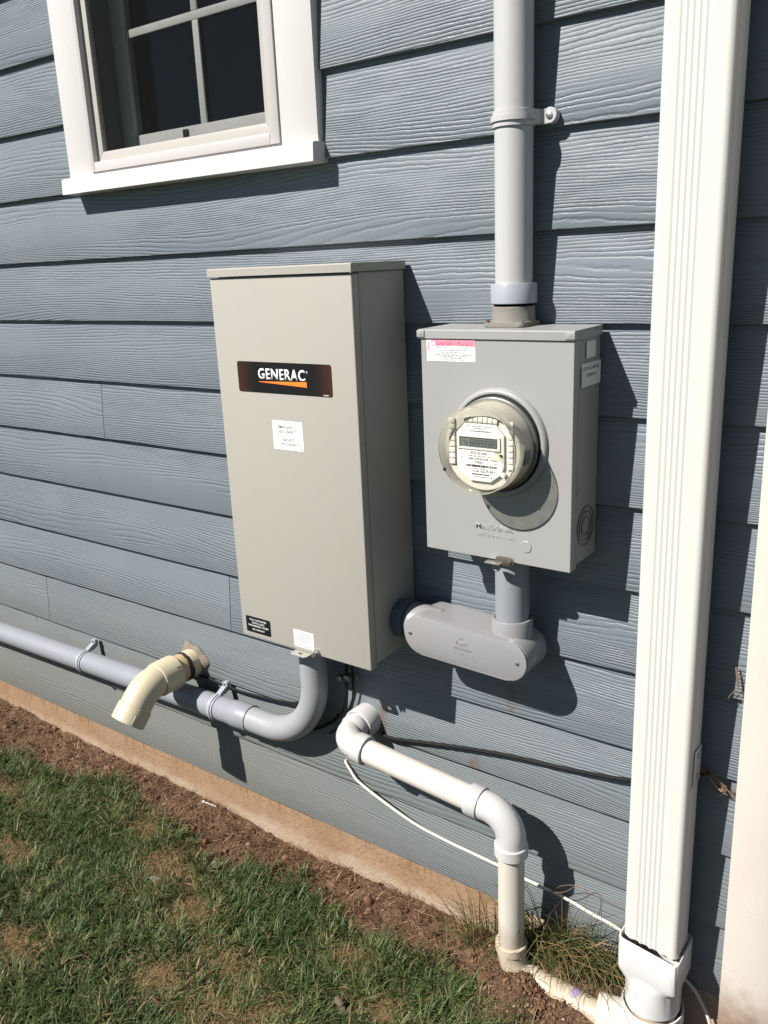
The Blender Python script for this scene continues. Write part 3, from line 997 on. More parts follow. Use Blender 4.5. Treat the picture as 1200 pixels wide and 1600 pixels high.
# ------------------------------------------------------------------ electricity meter
me_t = thing('electric_meter', 'round glass electricity meter with grey digital display in the grey box', 'electric meter', (MCX, -0.13, MCZ))
m = lathe_y([(0.0958, -0.118), (0.0958, -0.1330), (0.0935, -0.1360), (0.0930, -0.1360)], MCX, MCZ, caps=(True, False))
m.build('gasket', M_RUBBER, me_t)
m = lathe_y([(0.0925, -0.1361), (0.0932, -0.1375), (0.0932, -0.1435), (0.0915, -0.1455), (0.0868, -0.1457)], MCX, MCZ)
m.build('locking_ring', M_RINGMETAL, me_t, angle=50)
YG = -0.2125                                                  # front of the cover
m = lathe_y([(0.0880, -0.1445), (0.0880, -0.1490), (0.0862, -0.1550), (0.0850, YG + 0.018), (0.0845, YG + 0.009), (0.0842, YG + 0.0025)], MCX, MCZ, 72)
m.build('glass_wall', M_CLOUDY, me_t, angle=40)
m = lathe_y([(0.0822, YG - 0.001), (0.0790, YG - 0.0013), (0.077, YG + 0.0002), (0.06, YG + 0.0006), (0.03, YG + 0.0006), (0.001, YG + 0.0006)], MCX, MCZ, 72)
m.build('glass_front', M_GLASSCOVER, me_t, angle=40)
m = lathe_y([(0.0842, YG + 0.0025), (0.0850, YG + 0.0005), (0.0842, YG - 0.0017), (0.0826, YG - 0.0017)], MCX, MCZ, 72)
m.build('cover_rim', worn('amber_rim', (0.50, 0.46, 0.36, 1), 0.3, 0.5, amount=0.2, speck=0.3, bump=0.0), me_t, angle=60)
YP = -0.1905
m = lathe_y([(0.0850, -0.1460), (0.0838, -0.165), (0.0822, YP + 0.003), (0.0812, YP + 0.001), (0.0790, YP), (0.001, YP)], MCX, MCZ, 64)
m.build('housing', M_METERBODY, me_t, angle=40)
m = MB()                                                       # faceplate: octagonal upper panel
oct_ = [(-0.0520, -0.030), (-0.0520, 0.030), (-0.034, 0.049), (0.034, 0.049), (0.0510, 0.030), (0.0510, -0.030), (0.0440, -0.047), (0.022, -0.0630), (-0.022, -0.0630), (-0.0440, -0.047)]
m.prism([(MCX + x, MCZ + z) for x, z in oct_], 'y', YP - 0.0060, YP - 0.0003, 0.0012)
face = m.build('faceplate', M_FACE, me_t, angle=30)
YQ = YP - 0.0060
dxm = -0.0035
m = MB()                                                       # display bezel
x0, x1, z0, z1 = MCX - 0.0485, MCX + 0.0440, MCZ - 0.0005, MCZ + 0.0265
ix0, ix1, iz0, iz1 = MCX - 0.0440, MCX + 0.0390, MCZ + 0.0035, MCZ + 0.0230
m.box(x0, x1, YQ - 0.0030, YQ, iz1, z1, 0.0008)
m.box(x0, x1, YQ - 0.0030, YQ, z0, iz0, 0.0008)
m.box(x0, ix0, YQ - 0.0029, YQ, iz0, iz1)
m.box(ix1, x1, YQ - 0.0029, YQ, iz0, iz1)
m.build('bezel', M_FACE, me_t)
m = MB()
m.box(ix0, ix1, YQ - 0.0006, YQ, iz0, iz1)
lcd = m.build('display', M_LCD, me_t, smooth=False)
def seven(mm, x, z, wd, ht, y, segs, t=0.0011):
    hw = wd / 2; hh = ht / 2; sl = 0.10
    S = {'a': ((x, z + ht), wd, 0), 'g': ((x, z + hh), wd, 0), 'd': ((x, z), wd, 0), 'f': ((x - hw, z + hh * 1.5), hh, 1), 'b': ((x + hw, z + hh * 1.5), hh, 1), 'e': ((x - hw, z + hh * .5), hh, 1), 'c': ((x + hw, z + hh * .5), hh, 1)}
    for k in segs:
        (cx, cz), ln, ver = S[k]
        sx = (cz - z) * sl
        l2 = ln / 2 - t * 0.35
        if ver:
            mm.prism([(cx - t / 2 + sx - l2 * sl, cz - l2), (cx + t / 2 + sx - l2 * sl, cz - l2), (cx + t / 2 + sx + l2 * sl, cz + l2), (cx - t / 2 + sx + l2 * sl, cz + l2)], 'y', y - 0.0002, y)
        else:
            mm.prism([(cx - l2 + sx, cz - t / 2), (cx + l2 + sx, cz - t / 2), (cx + l2 + sx, cz + t / 2), (cx - l2 + sx, cz + t / 2)], 'y', y - 0.0002, y)
m = MB()
for k in range(6):
    seven(m, MCX - 0.0180 + k * 0.0100, MCZ + 0.0062, 0.0062, 0.0120, YQ - 0.0006, 'abcdefg')
seven(m, MCX - 0.0360, MCZ + 0.0090, 0.0045, 0.0075, YQ - 0.0006, 'bcf', 0.0009)
seven(m, MCX - 0.0283, MCZ + 0.0075, 0.0040, 0.0080, YQ - 0.0006, 'dge', 0.0009)
m.build('digit', M_LCDD, lcd, smooth=False)
m = MB()                                                       # small maker label over the display
m.box(MCX - 0.033, MCX + 0.033, YQ - 0.0004, YQ, MCZ + 0.0320, MCZ + 0.0475)
lab = m.build('top_label', M_LABEL, me_t, smooth=False)
yy = YQ - 0.0005
def barcode(mm, x0, x1, z0, z1, y, seed):
    rr = random.Random(seed); x = x0
    while x < x1:
        w_ = rr.choice((0.0004, 0.0004, 0.0008, 0.0012))
        mm.box(x, min(x + w_, x1), y - 0.0002, y, z0, z1)
        x += w_ + rr.choice((0.0004, 0.0006, 0.0010))
m = MB()
barcode(m, MCX - 0.020, MCX + 0.024, MCZ + 0.0338, MCZ + 0.0365, yy, 2)
m.build('barcode', M_GREYP, lab, smooth=False)
print_lines('small_print', [(MCX - 0.028, MCX + 0.028, MCZ + 0.0437, 0.0013, yy), (MCX - 0.010, MCX + 0.010, MCZ + 0.0395, 0.0017, yy)], M_GREYP, lab)
m = MB()                                                       # nameplate below
npl = [(-0.0505, -0.031), (-0.0505, -0.008), (-0.044, -0.006), (-0.0385, 0.0000), (0.030, -0.0002), (0.0420, -0.012), (0.0480, -0.030), (0.043, -0.046), (0.021, -0.0615), (-0.021, -0.0615), (-0.0425, -0.046)]
m.prism([(MCX + x, MCZ + z) for x, z in npl], 'y', YQ - 0.0006, YQ - 0.0001)
npo = m.build('nameplate', M_LABEL, me_t, smooth=False)
yy = YQ - 0.0008
lettering('lettering', [('FOCUS kWh', MCX - 0.002, MCZ - 0.0098, 0.0052, 0.034, yy), ('CL200 240V 3W 30TA 1.0 Kh', MCX - 0.001, MCZ - 0.0142, 0.0021, 0.052, yy),
                        ('0001239303728', MCX - 0.003, MCZ - 0.0205, 0.0040, 0.042, yy), ('FORM 2S', MCX + 0.031, MCZ - 0.0200, 0.0022, 0.017, yy), ('60Hz', MCX + 0.034, MCZ - 0.0255, 0.0020, None, yy), ('ALF', MCX - 0.040, MCZ - 0.0200, 0.0020, None, yy),
                        ('PSE&G', MCX - 0.002, MCZ - 0.0268, 0.0040, 0.016, yy), ('15 485 958', MCX - 0.004, MCZ - 0.0445, 0.0036, 0.024, yy), ('LP-ERT', MCX + 0.022, MCZ - 0.0440, 0.0046, 0.024, yy)], M_GREYP, npo, depth=0.0002, bold=0.01)
m = MB()
barcode(m, MCX - 0.032, MCX + 0.036, MCZ - 0.0345, MCZ - 0.0300, yy, 5)
barcode(m, MCX - 0.018, MCX + 0.020, MCZ - 0.0500, MCZ - 0.0470, yy, 6)
m.build('barcode', M_GREYP, npo, smooth=False)
print_lines('small_print', [(MCX - 0.014, MCX + 0.018, MCZ - 0.0385, 0.0014, yy), (MCX - 0.012, MCX + 0.026, MCZ - 0.0540, 0.0014, yy)], M_GREYP, npo)
def rib(mm, x0, x1, z0, z1, y0, y1):
    mm.box(x0, x1, y0, y1, z0, z1)
for side, px in (('l', -0.0635), ('r', 0.0625)):               # vertical strips of ribs both sides
    m = MB()
    for k in range(8):
        zc = MCZ - 0.034 + k * 0.0115
        hw = 0.0065
        m.box(MCX + px - hw, MCX + px + hw, YP - 0.0050, YP - 0.0004, zc, zc + 0.0100, 0.0010)
    m.build('rib_column', M_FACE, me_t)
m = MB()
for k in range(7):
    xc = MCX - 0.0315 + k * 0.0105
    hh = 0.0125 - abs(k - 3) * 0.0012
    m.box(xc - 0.0047, xc + 0.0047, YP - 0.0050, YP - 0.0004, MCZ + 0.0515, MCZ + 0.0515 + hh, 0.0010)
m.build('rib_row', M_FACE, me_t)
m = MB()
m.prism([(MCX + 0.0235, MCZ - 0.014), (MCX + 0.0365, MCZ + 0.0035), (MCX + 0.0495, MCZ - 0.0125), (MCX + 0.046, MCZ - 0.0165), (MCX + 0.027, MCZ - 0.0165)][::-1], 'y', YQ - 0.006, YQ - 0.0009, 0.0015)
m.build('sensor_lens', M_GLASSCOVER, me_t)
m = MB()
m.tube([(MCX + 0.0455, YQ - 0.0008, MCZ - 0.007), (MCX + 0.0455, YQ - 0.0035, MCZ - 0.007)], 0.0022, 12)
m.build('sensor_eye', M_BLACK, me_t)
m = MB()
m.tube([(MCX + 0.050, YQ + 0.001, MCZ - 0.0445), (MCX + 0.050, YQ - 0.004, MCZ - 0.0445)], [0.0048, 0.0044], 16)
m.build('reset_button', M_LABEL, me_t)
m = MB()
a_ = math.radians(211)
m.tube([(MCX + 0.0805 * math.cos(a_), YG - 0.0015, MCZ + 0.0805 * math.sin(a_)), (MCX + 0.0805 * math.cos(a_), YG - 0.0045, MCZ + 0.0805 * math.sin(a_))], [0.0036, 0.0028], 12)
m.build('cover_pin', M_RUBBER, me_t)
# dark sticker on the housing's right side
b = bmesh.new()
vv = []
for a in (-18, -9, 0):
    aa = math.radians(a)
    vv.append([b.verts.new((MCX + 0.0866 * math.cos(aa), y, MCZ + 0.0866 * math.sin(aa))) for y in (-0.1585, -0.1780)])
for i in range(2):
    b.faces.new((vv[i][0], vv[i + 1][0], vv[i + 1][1], vv[i][1]))
m = MB(); m.merge(b)
r_ = bmesh.ops.solidify(m.bm, geom=list(m.bm.faces), thickness=0.0012)
m.build('side_sticker', M_DARKGREY, me_t, smooth=False)

# ------------------------------------------------------------------ riser conduit above the meter
RX, RY = -0.8172, -0.0385
ris = thing('riser_conduit', 'pale grey vertical conduit rising from the top of the meter box', 'conduit', (RX, RY, 1.4615))
m = MB()
m.tube([(RX, RY, 1.49), (RX, RY, 2.4), (RX, RY, 3.4)], 0.0363, 48)
m.build('pipe', M_RISER, ris)
m = MB()
m.tube([(RX, RY, 1.4655), (RX, RY, 1.4665), (RX, RY, 1.5025), (RX, RY, 1.5037), (RX, RY, 1.5037)], [0.0440, 0.0452, 0.0452, 0.0445, 0.0364], 48, (True, False))
m.build('coupling', M_COUPLING, ris)
m = MB()
m.tube([(RX, RY, 1.4606), (RX, RY, 1.4660)], 0.039, 40)
m.build('thread', M_GAP, ris)

def strap_band(axis_pt, along, r, width, thick, a0, a1, n, mat_name=None):
    """half ring round a pipe; along 'x' or 'z'; angle measured from the wall-up side"""
    b = bmesh.new()
    rows = []
    for i in range(n + 1):
        a = a0 + (a1 - a0) * i / n
        c, s = math.cos(a), math.sin(a)
        row = []
        prof = [(-width / 2, 0), (-width / 2, thick), (-width / 6, thick), (-width / 6, thick * 1.9), (width / 6, thick * 1.9), (width / 6, thick), (width / 2, thick), (width / 2, 0)]
        for d, t in prof:
            q = r + t
            if along == 'z':
                row.append(b.verts.new((axis_pt[0] + q * c, axis_pt[1] + q * s, axis_pt[2] + d)))
            else:
                row.append(b.verts.new((axis_pt[0] + d, axis_pt[1] + q * s, axis_pt[2] + q * c)))
        rows.append(row)
    k = len(rows[0])
    for i in range(n):
        for j in range(k):
            b.faces.new((rows[i][j], rows[i][(j + 1) % k], rows[i + 1][(j + 1) % k], rows[i + 1][j]))
    b.faces.new(rows[0]); b.faces.new(rows[-1][::-1])
    return b

st = thing('pipe_strap', 'pale grey one hole strap clasping the vertical riser conduit', 'pipe strap', (RX, 0, 1.797), 'plastic pipe straps on the conduits')
m = MB()
m.merge(strap_band((RX, RY, 1.797), 'z', 0.0364, 0.027, 0.0036, math.radians(40), math.radians(-215), 36))
m.build('band', M_RISER, st)
m = MB()                                                       # foot to the right: arm and round ear
EXR = RX + 0.0615
m.prism([(-0.840 + 0.045, -0.0375 - 0.0330), (-0.789 + 0.004, -0.0500), (-0.778, -0.0330), (-0.771, -0.0150), (EXR, -0.0135), (EXR, -0.0020), (RX + 0.030, -0.0020)] if 0 else [(RX + 0.026, -0.0680), (RX + 0.034, -0.0580), (RX + 0.0395, -0.0400), (RX + 0.045, -0.0200), (EXR, -0.0140), (EXR, -0.0020), (RX + 0.033, -0.0020), (RX + 0.028, -0.0300)], 'z', 1.7860, 1.8115, 0.0015)
m.tube([(EXR, -0.0022, 1.7995), (EXR, -0.0150, 1.7995), (EXR, -0.0165, 1.7995)], [0.0142, 0.0142, 0.0128], 28)
m.build('ear', M_RISER, st)
m = MB()
m.tube([(EXR, -0.0165, 1.7995), (EXR, -0.0187, 1.7995), (EXR, -0.0197, 1.7995)], [0.0068, 0.0062, 0.003], 16)
m.build('screw', M_STEEL, st)

# ------------------------------------------------------------------ conduit between meter and conduit body
LX, LY = -0.8085, -0.0625
lc = thing('short_conduit', 'short grey conduit dropping from the meter box into the conduit body', 'conduit', (LX, LY, 0.80))
m = MB()
m.tube([(LX, LY, 0.7835), (LX, LY, 0.9540)], 0.0363, 48)
m.build('pipe', M_CONDUIT, lc)

# conduit body (oval)
cb = thing('conduit_body', 'oval light grey conduit body with two cover screws beneath the meter box', 'conduit body', (-0.90, 0, 0.69))
TILT = -0.030
def capsule(xa, xb, r, zc, n=16):
    pts = [(xb + r * math.sin(t), zc + r * math.cos(t)) for t in [math.pi * i / n for i in range(n + 1)]]
    pts += [(xa - r * math.sin(t), zc - r * math.cos(t)) for t in [math.pi * i / n for i in range(n + 1)]]
    c, s = math.cos(TILT), math.sin(TILT)
    ox, oz = -0.903, 0.7362
    return [(ox + (x - ox) * c - (z - oz) * s, oz + (x - ox) * s + (z - oz) * c) for x, z in pts][::-1]
m = MB()
m.prism(capsule(-1.0108, -0.7950, 0.0485, 0.7362), 'y', -0.1105, -0.0200, 0.002)
m.build('body', M_CBODY, cb, angle=30)
m = MB()
m.prism(capsule(-1.0108, -0.7950, 0.0476, 0.7362), 'y', -0.1158, -0.1110, 0.0018)
cvr = m.build('cover_plate', M_CBODY, cb, angle=30)
for x_, z_ in ((-1.0410, 0.7405), (-0.7690, 0.7318)):
    m = MB()
    m.tube([(x_, -0.1155, z_), (x_, -0.1178, z_), (x_, -0.1188, z_)], [0.0046, 0.0042, 0.002], 16)
    m.build('screw', M_STEEL, cb)
lt = lettering('embossed_lettering', [('Royal', -0.9060, 0.7410, 0.0105, 0.026, -0.1158), ('WET LOCATIONS', -0.9020, 0.7290, 0.0062, 0.047, -0.1158), ('UL', -0.9040, 0.7190, 0.0050, None, -0.1158)], M_CBODY, cb, depth=0.0005, bold=0.004)
for x_ in (-0.925, -0.881):
    m = MB()
    m.tube(arc((x_, -0.1158, 0.7215), 0.0036, 0, 2 * math.pi, 14, lambda c, s: (c, 0, s)), 0.0006, 6, (False, False))
    m.build('embossed_ring', M_CBODY, cb)
m = MB()
m.prism([(-0.912, 0.7540), (-0.904, 0.7540), (-0.903, 0.7590), (-0.9055, 0.7570), (-0.908, 0.7600), (-0.9105, 0.7570), (-0.913, 0.7590)][::-1], 'y', -0.1167, -0.1158)
m.build('embossed_mark', M_CBODY, cb)
m = MB()
m.tube([(LX, LY, 0.755), (LX, LY, 0.8095), (LX, LY, 0.8115), (LX, LY, 0.8115), (LX, LY, 0.800)], [0.0446, 0.0442, 0.0430, 0.0385, 0.0370], 48, (True, False))
m.build('socket', M_CBODY, cb)
m = MB()
m.tube([(-0.985, -0.064, 0.7445), (-1.045, -0.064, 0.7455), (-1.066, -0.064, 0.746), (-1.067, -0.064, 0.746)], [0.0440, 0.0440, 0.0440, 0.042], 44)
m.build('side_socket', M_CBODY, cb)
m = MB()
m.tube([(-1.0660, -0.064, 0.746), (-1.0735, -0.064, 0.746)], 0.0395, 40)
m.tube([(-1.0735, -0.064, 0.746), (-1.0745, -0.064, 0.746), (-1.1020, -0.064, 0.746), (-1.1032, -0.064, 0.746)], [0.0445, 0.0480, 0.0480, 0.046], 8)
m.build('hex_adapter', M_DARKGREY, cb, angle=20)

# ------------------------------------------------------------------ long horizontal conduit with elbow
HY = -0.0480
def hz(x):
    return 0.279 + (x + 2.6) * 0.0215
hc = thing('wall_conduit', 'long grey conduit running low along the siding and bending up into the cabinet', 'conduit', (-1.66, HY, 0.30))
m = MB()
m.tube([(x, HY, hz(x)) for x in (-6.4, -4.5, -2.6, -1.738, -1.728, -1.662, -1.6605, -1.6605, -1.70)], [0.0363] * 4 + [0.0395, 0.0395, 0.0388, 0.0372, 0.0372], 44, (True, False))
m.build('pipe', M_CONDUIT, hc)
EX, ER = -1.408, 0.185
ez = hz(-1.66) - 0.0005
pts = [(-1.72, HY, ez), (-1.62, HY, ez)] + arc((EX - ER, HY, ez + ER), ER, 0, math.pi / 2, 20, lambda c, s: (s, 0, -c)) + [(EX, HY, 0.60), (EX, HY, 0.6662)]
m = MB()
m.tube(pts, 0.0362, 44)
m.build('elbow', worn('grey_elbow_plastic', (0.385, 0.395, 0.415, 1), 0.42, 0.4, amount=0.16, speck=0.4, bump=0.03), hc)
m = MB()
m.tube([(EX, HY, 0.6400), (EX, HY, 0.6415), (EX, HY, 0.6655)], [0.043, 0.0455, 0.0455], 40)
m.build('terminal_adapter', M_DARKGREY, hc)

for x_, lb in ((-2.452, 'grey one hole strap on the low conduit, left of the cream vent'), (-1.803, 'grey one hole strap on the low conduit between cream vent and bend')):
    st = thing('pipe_strap', lb, 'pipe strap', (x_, 0, hz(x_)), 'plastic pipe straps on the conduits')
    zc = hz(x_)
    m = MB()
    m.merge(strap_band((x_, HY, zc), 'x', 0.0364, 0.021, 0.0030, math.radians(25), math.radians(-215), 36))
    m.build('band', M_COUPLING, st)
    m = MB()
    m.prism([(-0.0400, zc + 0.0365), (-0.0455, zc + 0.0395), (-0.0300, zc + 0.0480), (-0.0130, zc + 0.0570), (-0.0012, zc + 0.0600), (-0.0012, zc + 0.0420), (-0.0200, zc + 0.0330)], 'x', x_ - 0.0085, x_ + 0.0085, 0.0015)
    m.tube([(x_, -0.0012, zc + 0.0575), (x_, -0.0125, zc + 0.0575), (x_, -0.0135, zc + 0.0575)], [0.0112, 0.0112, 0.010], 24)
    m.build('ear', M_COUPLING, st)
    m = MB()
    m.tube([(x_, -0.0135, zc + 0.0575), (x_, -0.0153, zc + 0.0575), (x_, -0.0160, zc + 0.0575)], [0.0062, 0.0056, 0.003], 16)
    m.build('screw', M_STEEL, st)

# ------------------------------------------------------------------ cream exhaust vent
VX, VZ = -1.948, 0.389
vt = thing('vent_pipe', 'cream plastic exhaust vent elbow sticking out of the siding over the low conduit', 'vent pipe', (VX, 0, VZ))
b = bmesh.new()
m = MB()
rr_ = random.Random(5)
n_ = 40
ring0, ring1, ring2 = [], [], []
for k in range(n_):
    a = 2 * math.pi * k / n_
    ro = 0.060 + 0.006 * math.sin(3 * a + 1) + 0.004 * math.sin(7 * a) + rr_.uniform(-.0012, .0012)
    ring0.append(b.verts.new((VX + ro * math.cos(a), 0.003, VZ + ro * math.sin(a))))
    ring1.append(b.verts.new((VX + (ro - 0.006) * math.cos(a), -0.0040 - rr_.uniform(0, .0015), VZ + (ro - 0.006) * math.sin(a))))
    ring2.append(b.verts.new((VX + 0.0435 * math.cos(a), -0.0085 - rr_.uniform(0, .003), VZ + 0.0435 * math.sin(a))))
for k in range(n_):
    k2 = (k + 1) % n_
    b.faces.new((ring0[k], ring0[k2], ring1[k2], ring1[k]))
    b.faces.new((ring1[k], ring1[k2], ring2[k2], ring2[k]))
m.merge(b)
m.build('sealant', M_SEAL, vt, angle=80)
m = MB()
m.tube([(VX, 0.01, VZ), (VX, -0.04, VZ), (VX, -0.105, VZ)], 0.0438, 44)
m.build('pipe', M_CPVCPIPE, vt)
m = MB()
m.tube([(VX, -0.004, VZ), (VX, -0.0335, VZ), (VX, -0.0338, VZ)], [0.0446, 0.0446, 0.0439], 44, (False, False))
m.build('collar', M_CPVC, vt)
b = bmesh.new()
pr_, nx_ = [], []
for k in range(n_):
    a = 2 * math.pi * k / n_
    w0 = -0.034 - 0.002 * math.sin(2 * a) - rr_.uniform(0, .003)
    w1 = -0.0475 - 0.004 * math.sin(a + 2) - rr_.uniform(0, .004)
    pr_.append([b.verts.new((VX + r * math.cos(a), y, VZ + r * math.sin(a))) for r, y in ((0.0437, w0), (0.0458, w0 - .002), (0.0456, w1 + .002), (0.0437, w1))])
for k in range(n_):
    k2 = (k + 1) % n_
    for j in range(3):
        b.faces.new((pr_[k][j], pr_[k2][j], pr_[k2][j + 1], pr_[k][j + 1]))
m = MB(); m.merge(b)
m.build('sealant_band', M_RUBBER, vt, angle=80)
bd = [(VX, -0.079, VZ), (VX, -0.079, VZ), (VX, -0.081, VZ), (VX, -0.140, VZ), (VX, -0.146, VZ), (VX, -0.146, VZ)]
rd = [0.0440, 0.0510, 0.0524, 0.0524, 0.0512, 0.0468]
BR = 0.085
a1 = math.radians(52)
dirx = -0.10
cen = Vector((VX, -0.146, VZ - BR))
for i in range(1, 15):
    a = a1 * i / 14
    bd.append((VX + dirx * BR * (1 - math.cos(a)), -0.146 - BR * math.sin(a), VZ - BR + BR * math.cos(a)))
    rd.append(0.0470)
last = Vector(bd[-1]); dv = (Vector(bd[-1]) - Vector(bd[-2])).normalized()
for d, r in ((0.022, 0.047), (0.024, 0.0500), (0.026, 0.0506), (0.072, 0.0506), (0.0735, 0.0498), (0.0735, 0.0450), (0.05, 0.0448), (0.0, 0.0440)):
    bd.append(tuple(last + dv * d)); rd.append(r)
m = MB()
m.tube(bd, rd, 48, (False, False))
m.build('elbow', M_CPVC, vt, angle=28)
side = Vector((1, 0, 0))
nrm = dv.cross(side).normalized()
for ang in (-62, -8, 62, 120):
    a = math.radians(ang - 90)
    off = (side * math.cos(a) - nrm * math.sin(a))
    p0 = last + dv * 0.046 + off * 0.0506
    p1 = last + dv * 0.0725 + off * 0.0506
    m = MB()
    m.tube([p0, p1], 0.0013, 6)
    m.build('mould_mark', M_CPVC, vt)
for ang in (40, 150):
    a = math.radians(ang)
    p = Vector((VX + 0.0525 * math.cos(a), -0.086, VZ + 0.0525 * math.sin(a)))
    m = MB()
    m.tube([p, p + Vector((0, -0.016, 0))], 0.0013, 6)
    m.build('mould_mark', M_CPVC, vt)

# ------------------------------------------------------------------ white drain pipe
DY = -0.108
dp = thing('drain_pipe', 'white plastic drain pipe leaving the wall and dropping to the soil', 'drain pipe', (-0.7875, DY, -0.13))
Sx, Sz = -1.272, 0.3935
m = MB()
m.tube([(Sx, 0.006, Sz), (Sx, -0.0035, Sz), (Sx, -0.040, Sz), (Sx, -0.0425, Sz), (Sx, -0.0425, Sz), (Sx, -0.0405, Sz)], [0.0425, 0.0430, 0.0430, 0.0415, 0.0385, 0.037], 44, (True, True))
m.build('bushing', M_PVCFIT, dp)
m = MB()
m.tube([(Sx, -0.035, Sz), (Sx, -0.062, Sz)], 0.0350, 40)
m.build('nipple', M_PVCFIT, dp)
RDX0, RDX1 = -1.222, -0.8660
def rz(x):
    return 0.3835 + (x + 1.235) * (-0.033 / 0.38)
e0 = (Sx, DY, rz(Sx) + 0.002)
rb = 0.046
pts = [(Sx, -0.050, Sz), (Sx, -0.0505, Sz), (Sx, -0.0625, Sz - 0.001), (Sx, -0.0640, Sz - .001)]
rad = [0.0335, 0.0380, 0.0380, 0.0342]
for i in range(11):
    a = math.pi / 2 * i / 10
    x_ = Sx + rb * (1 - math.cos(a)); y_ = -0.064 - (abs(DY) - 0.064) * math.sin(a)
    pts.append((x_, y_, Sz - 0.002 + (rz(x_) - Sz + 0.002) * (i / 10))); rad.append(0.0342)
for x_, r in ((-1.222, 0.0342), (-1.2210, 0.0378), (-1.193, 0.0378), (-1.1915, 0.0366), (-1.1915, 0.0308), (-1.199, 0.0304)):
    pts.append((x_, DY, rz(x_))); rad.append(r)
m = MB()
m.tube(pts, rad, 44, (True, False))
m.build('elbow', M_PVCFIT, dp, angle=30)
m = MB()
m.tube([(-1.205, DY, rz(-1.205)), (-0.875, DY, rz(-0.875))], 0.0302, 44)
m.build('run_pipe', M_PVC, dp)
PX = -0.7880
m = MB()
rb = 0.062
zr = rz(-0.85)
pts = [(-0.895, DY, rz(-0.895)), (-0.895, DY, rz(-0.895)), (-0.8935, DY, rz(-0.8935)), (-0.8640, DY, rz(-0.864)), (-0.8625, DY, rz(-0.8625)), (-0.8625, DY, rz(-0.8625))]
rad = [0.0304, 0.0366, 0.0380, 0.0380, 0.0372, 0.0340]
for i in range(13):
    a = math.pi / 2 * i / 12
    pts.append((PX - rb + rb * math.sin(a), DY, zr - rb + rb * math.cos(a) + 0.000)); rad.append(0.0340)
zt = zr - rb
for dz, r in ((-0.012, 0.0340), (-0.0125, 0.0374), (-0.014, 0.0384), (-0.0385, 0.0384), (-0.040, 0.0374), (-0.040, 0.0304)):
    pts.append((PX, DY, zt + dz)); rad.append(r)
m.tube(pts, rad, 44, (False, False))
m.build('elbow', M_PVCFIT, dp, angle=30)
m = MB()
m.tube([(PX, DY, zt - 0.02), (PX, DY, -0.02)], 0.0302, 44)
m.build('drop_pipe', worn('weathered_white_pvc', (0.72, 0.68, 0.59, 1), 0.4, 0.4, amount=0.3, speck=0.5, bump=0.02, ground=(-0.05, 0.09), dirt=(0.40, 0.27, 0.15, 1)), dp)
m = MB()
zb_ = 0.0065
pts = [(PX, DY, zb_), (PX, DY, zb_), (PX, DY, zb_ - 0.0015), (PX, DY, -0.014), (PX, DY, -0.0145), (PX + 0.001, DY, -0.028), (PX + 0.006, DY, -0.050), (PX + 0.020, DY + .001, -0.070), (PX + 0.045, DY + 0.003, -0.080), (PX + 0.065, DY + 0.004, -0.080)]
m.tube(pts, [0.0304, 0.0360, 0.0372, 0.0372, 0.0345, 0.0335, 0.0330, 0.033, 0.033, 0.033], 36, (False, True))
m.build('ground_elbow', M_DIRTYPVC, dp)
m = MB()
m.tube([(PX + 0.045, DY + 0.003, -0.080), (-0.62, -0.108, -0.083), (-0.535, -0.111, -0.086)], 0.0302, 36)
m.build('buried_pipe', M_DIRTYPVC, dp)
m = MB()
b = bmesh.new()
rr_ = random.Random(11)
pr_ = []
for k in range(7):
    a = math.radians(62 + k * 9)
    w0 = 0.0045 + 0.0045 * math.sin(k * 0.5)
    pr_.append([b.verts.new((-0.625 + s * w0 + rr_.uniform(-.002, .002), -0.1080 - 0.0306 * math.cos(a) * 1.0, -0.083 + 0.0306 * math.sin(a))) for s in (-1, 1)])
for k in range(6):
    b.faces.new((pr_[k][0], pr_[k][1], pr_[k + 1][1], pr_[k + 1][0]))
m.merge(b)
bmesh.ops.solidify(m.bm, geom=list(m.bm.faces), thickness=0.0006)
m.build('primer_stain', plain('purple_primer', (0.26, 0.21, 0.33, 1), 0.6), dp, smooth=False)

# white drain stub at the foot of the downspout
ds2 = thing('drain_fitting', 'cream white pipe fitting lying in the soil beside the downspout foot', 'drain fitting', (-0.52, -0.09, -0.14))
m = MB()
m.tube([(-0.5700, -0.113, -0.078), (-0.5700, -0.113, -0.078), (-0.568, -0.1125, -0.078), (-0.47, -0.085, -0.082)], [0.030, 0.0445, 0.0455, 0.0455], 36)
m.build('socket', M_PVC, ds2)

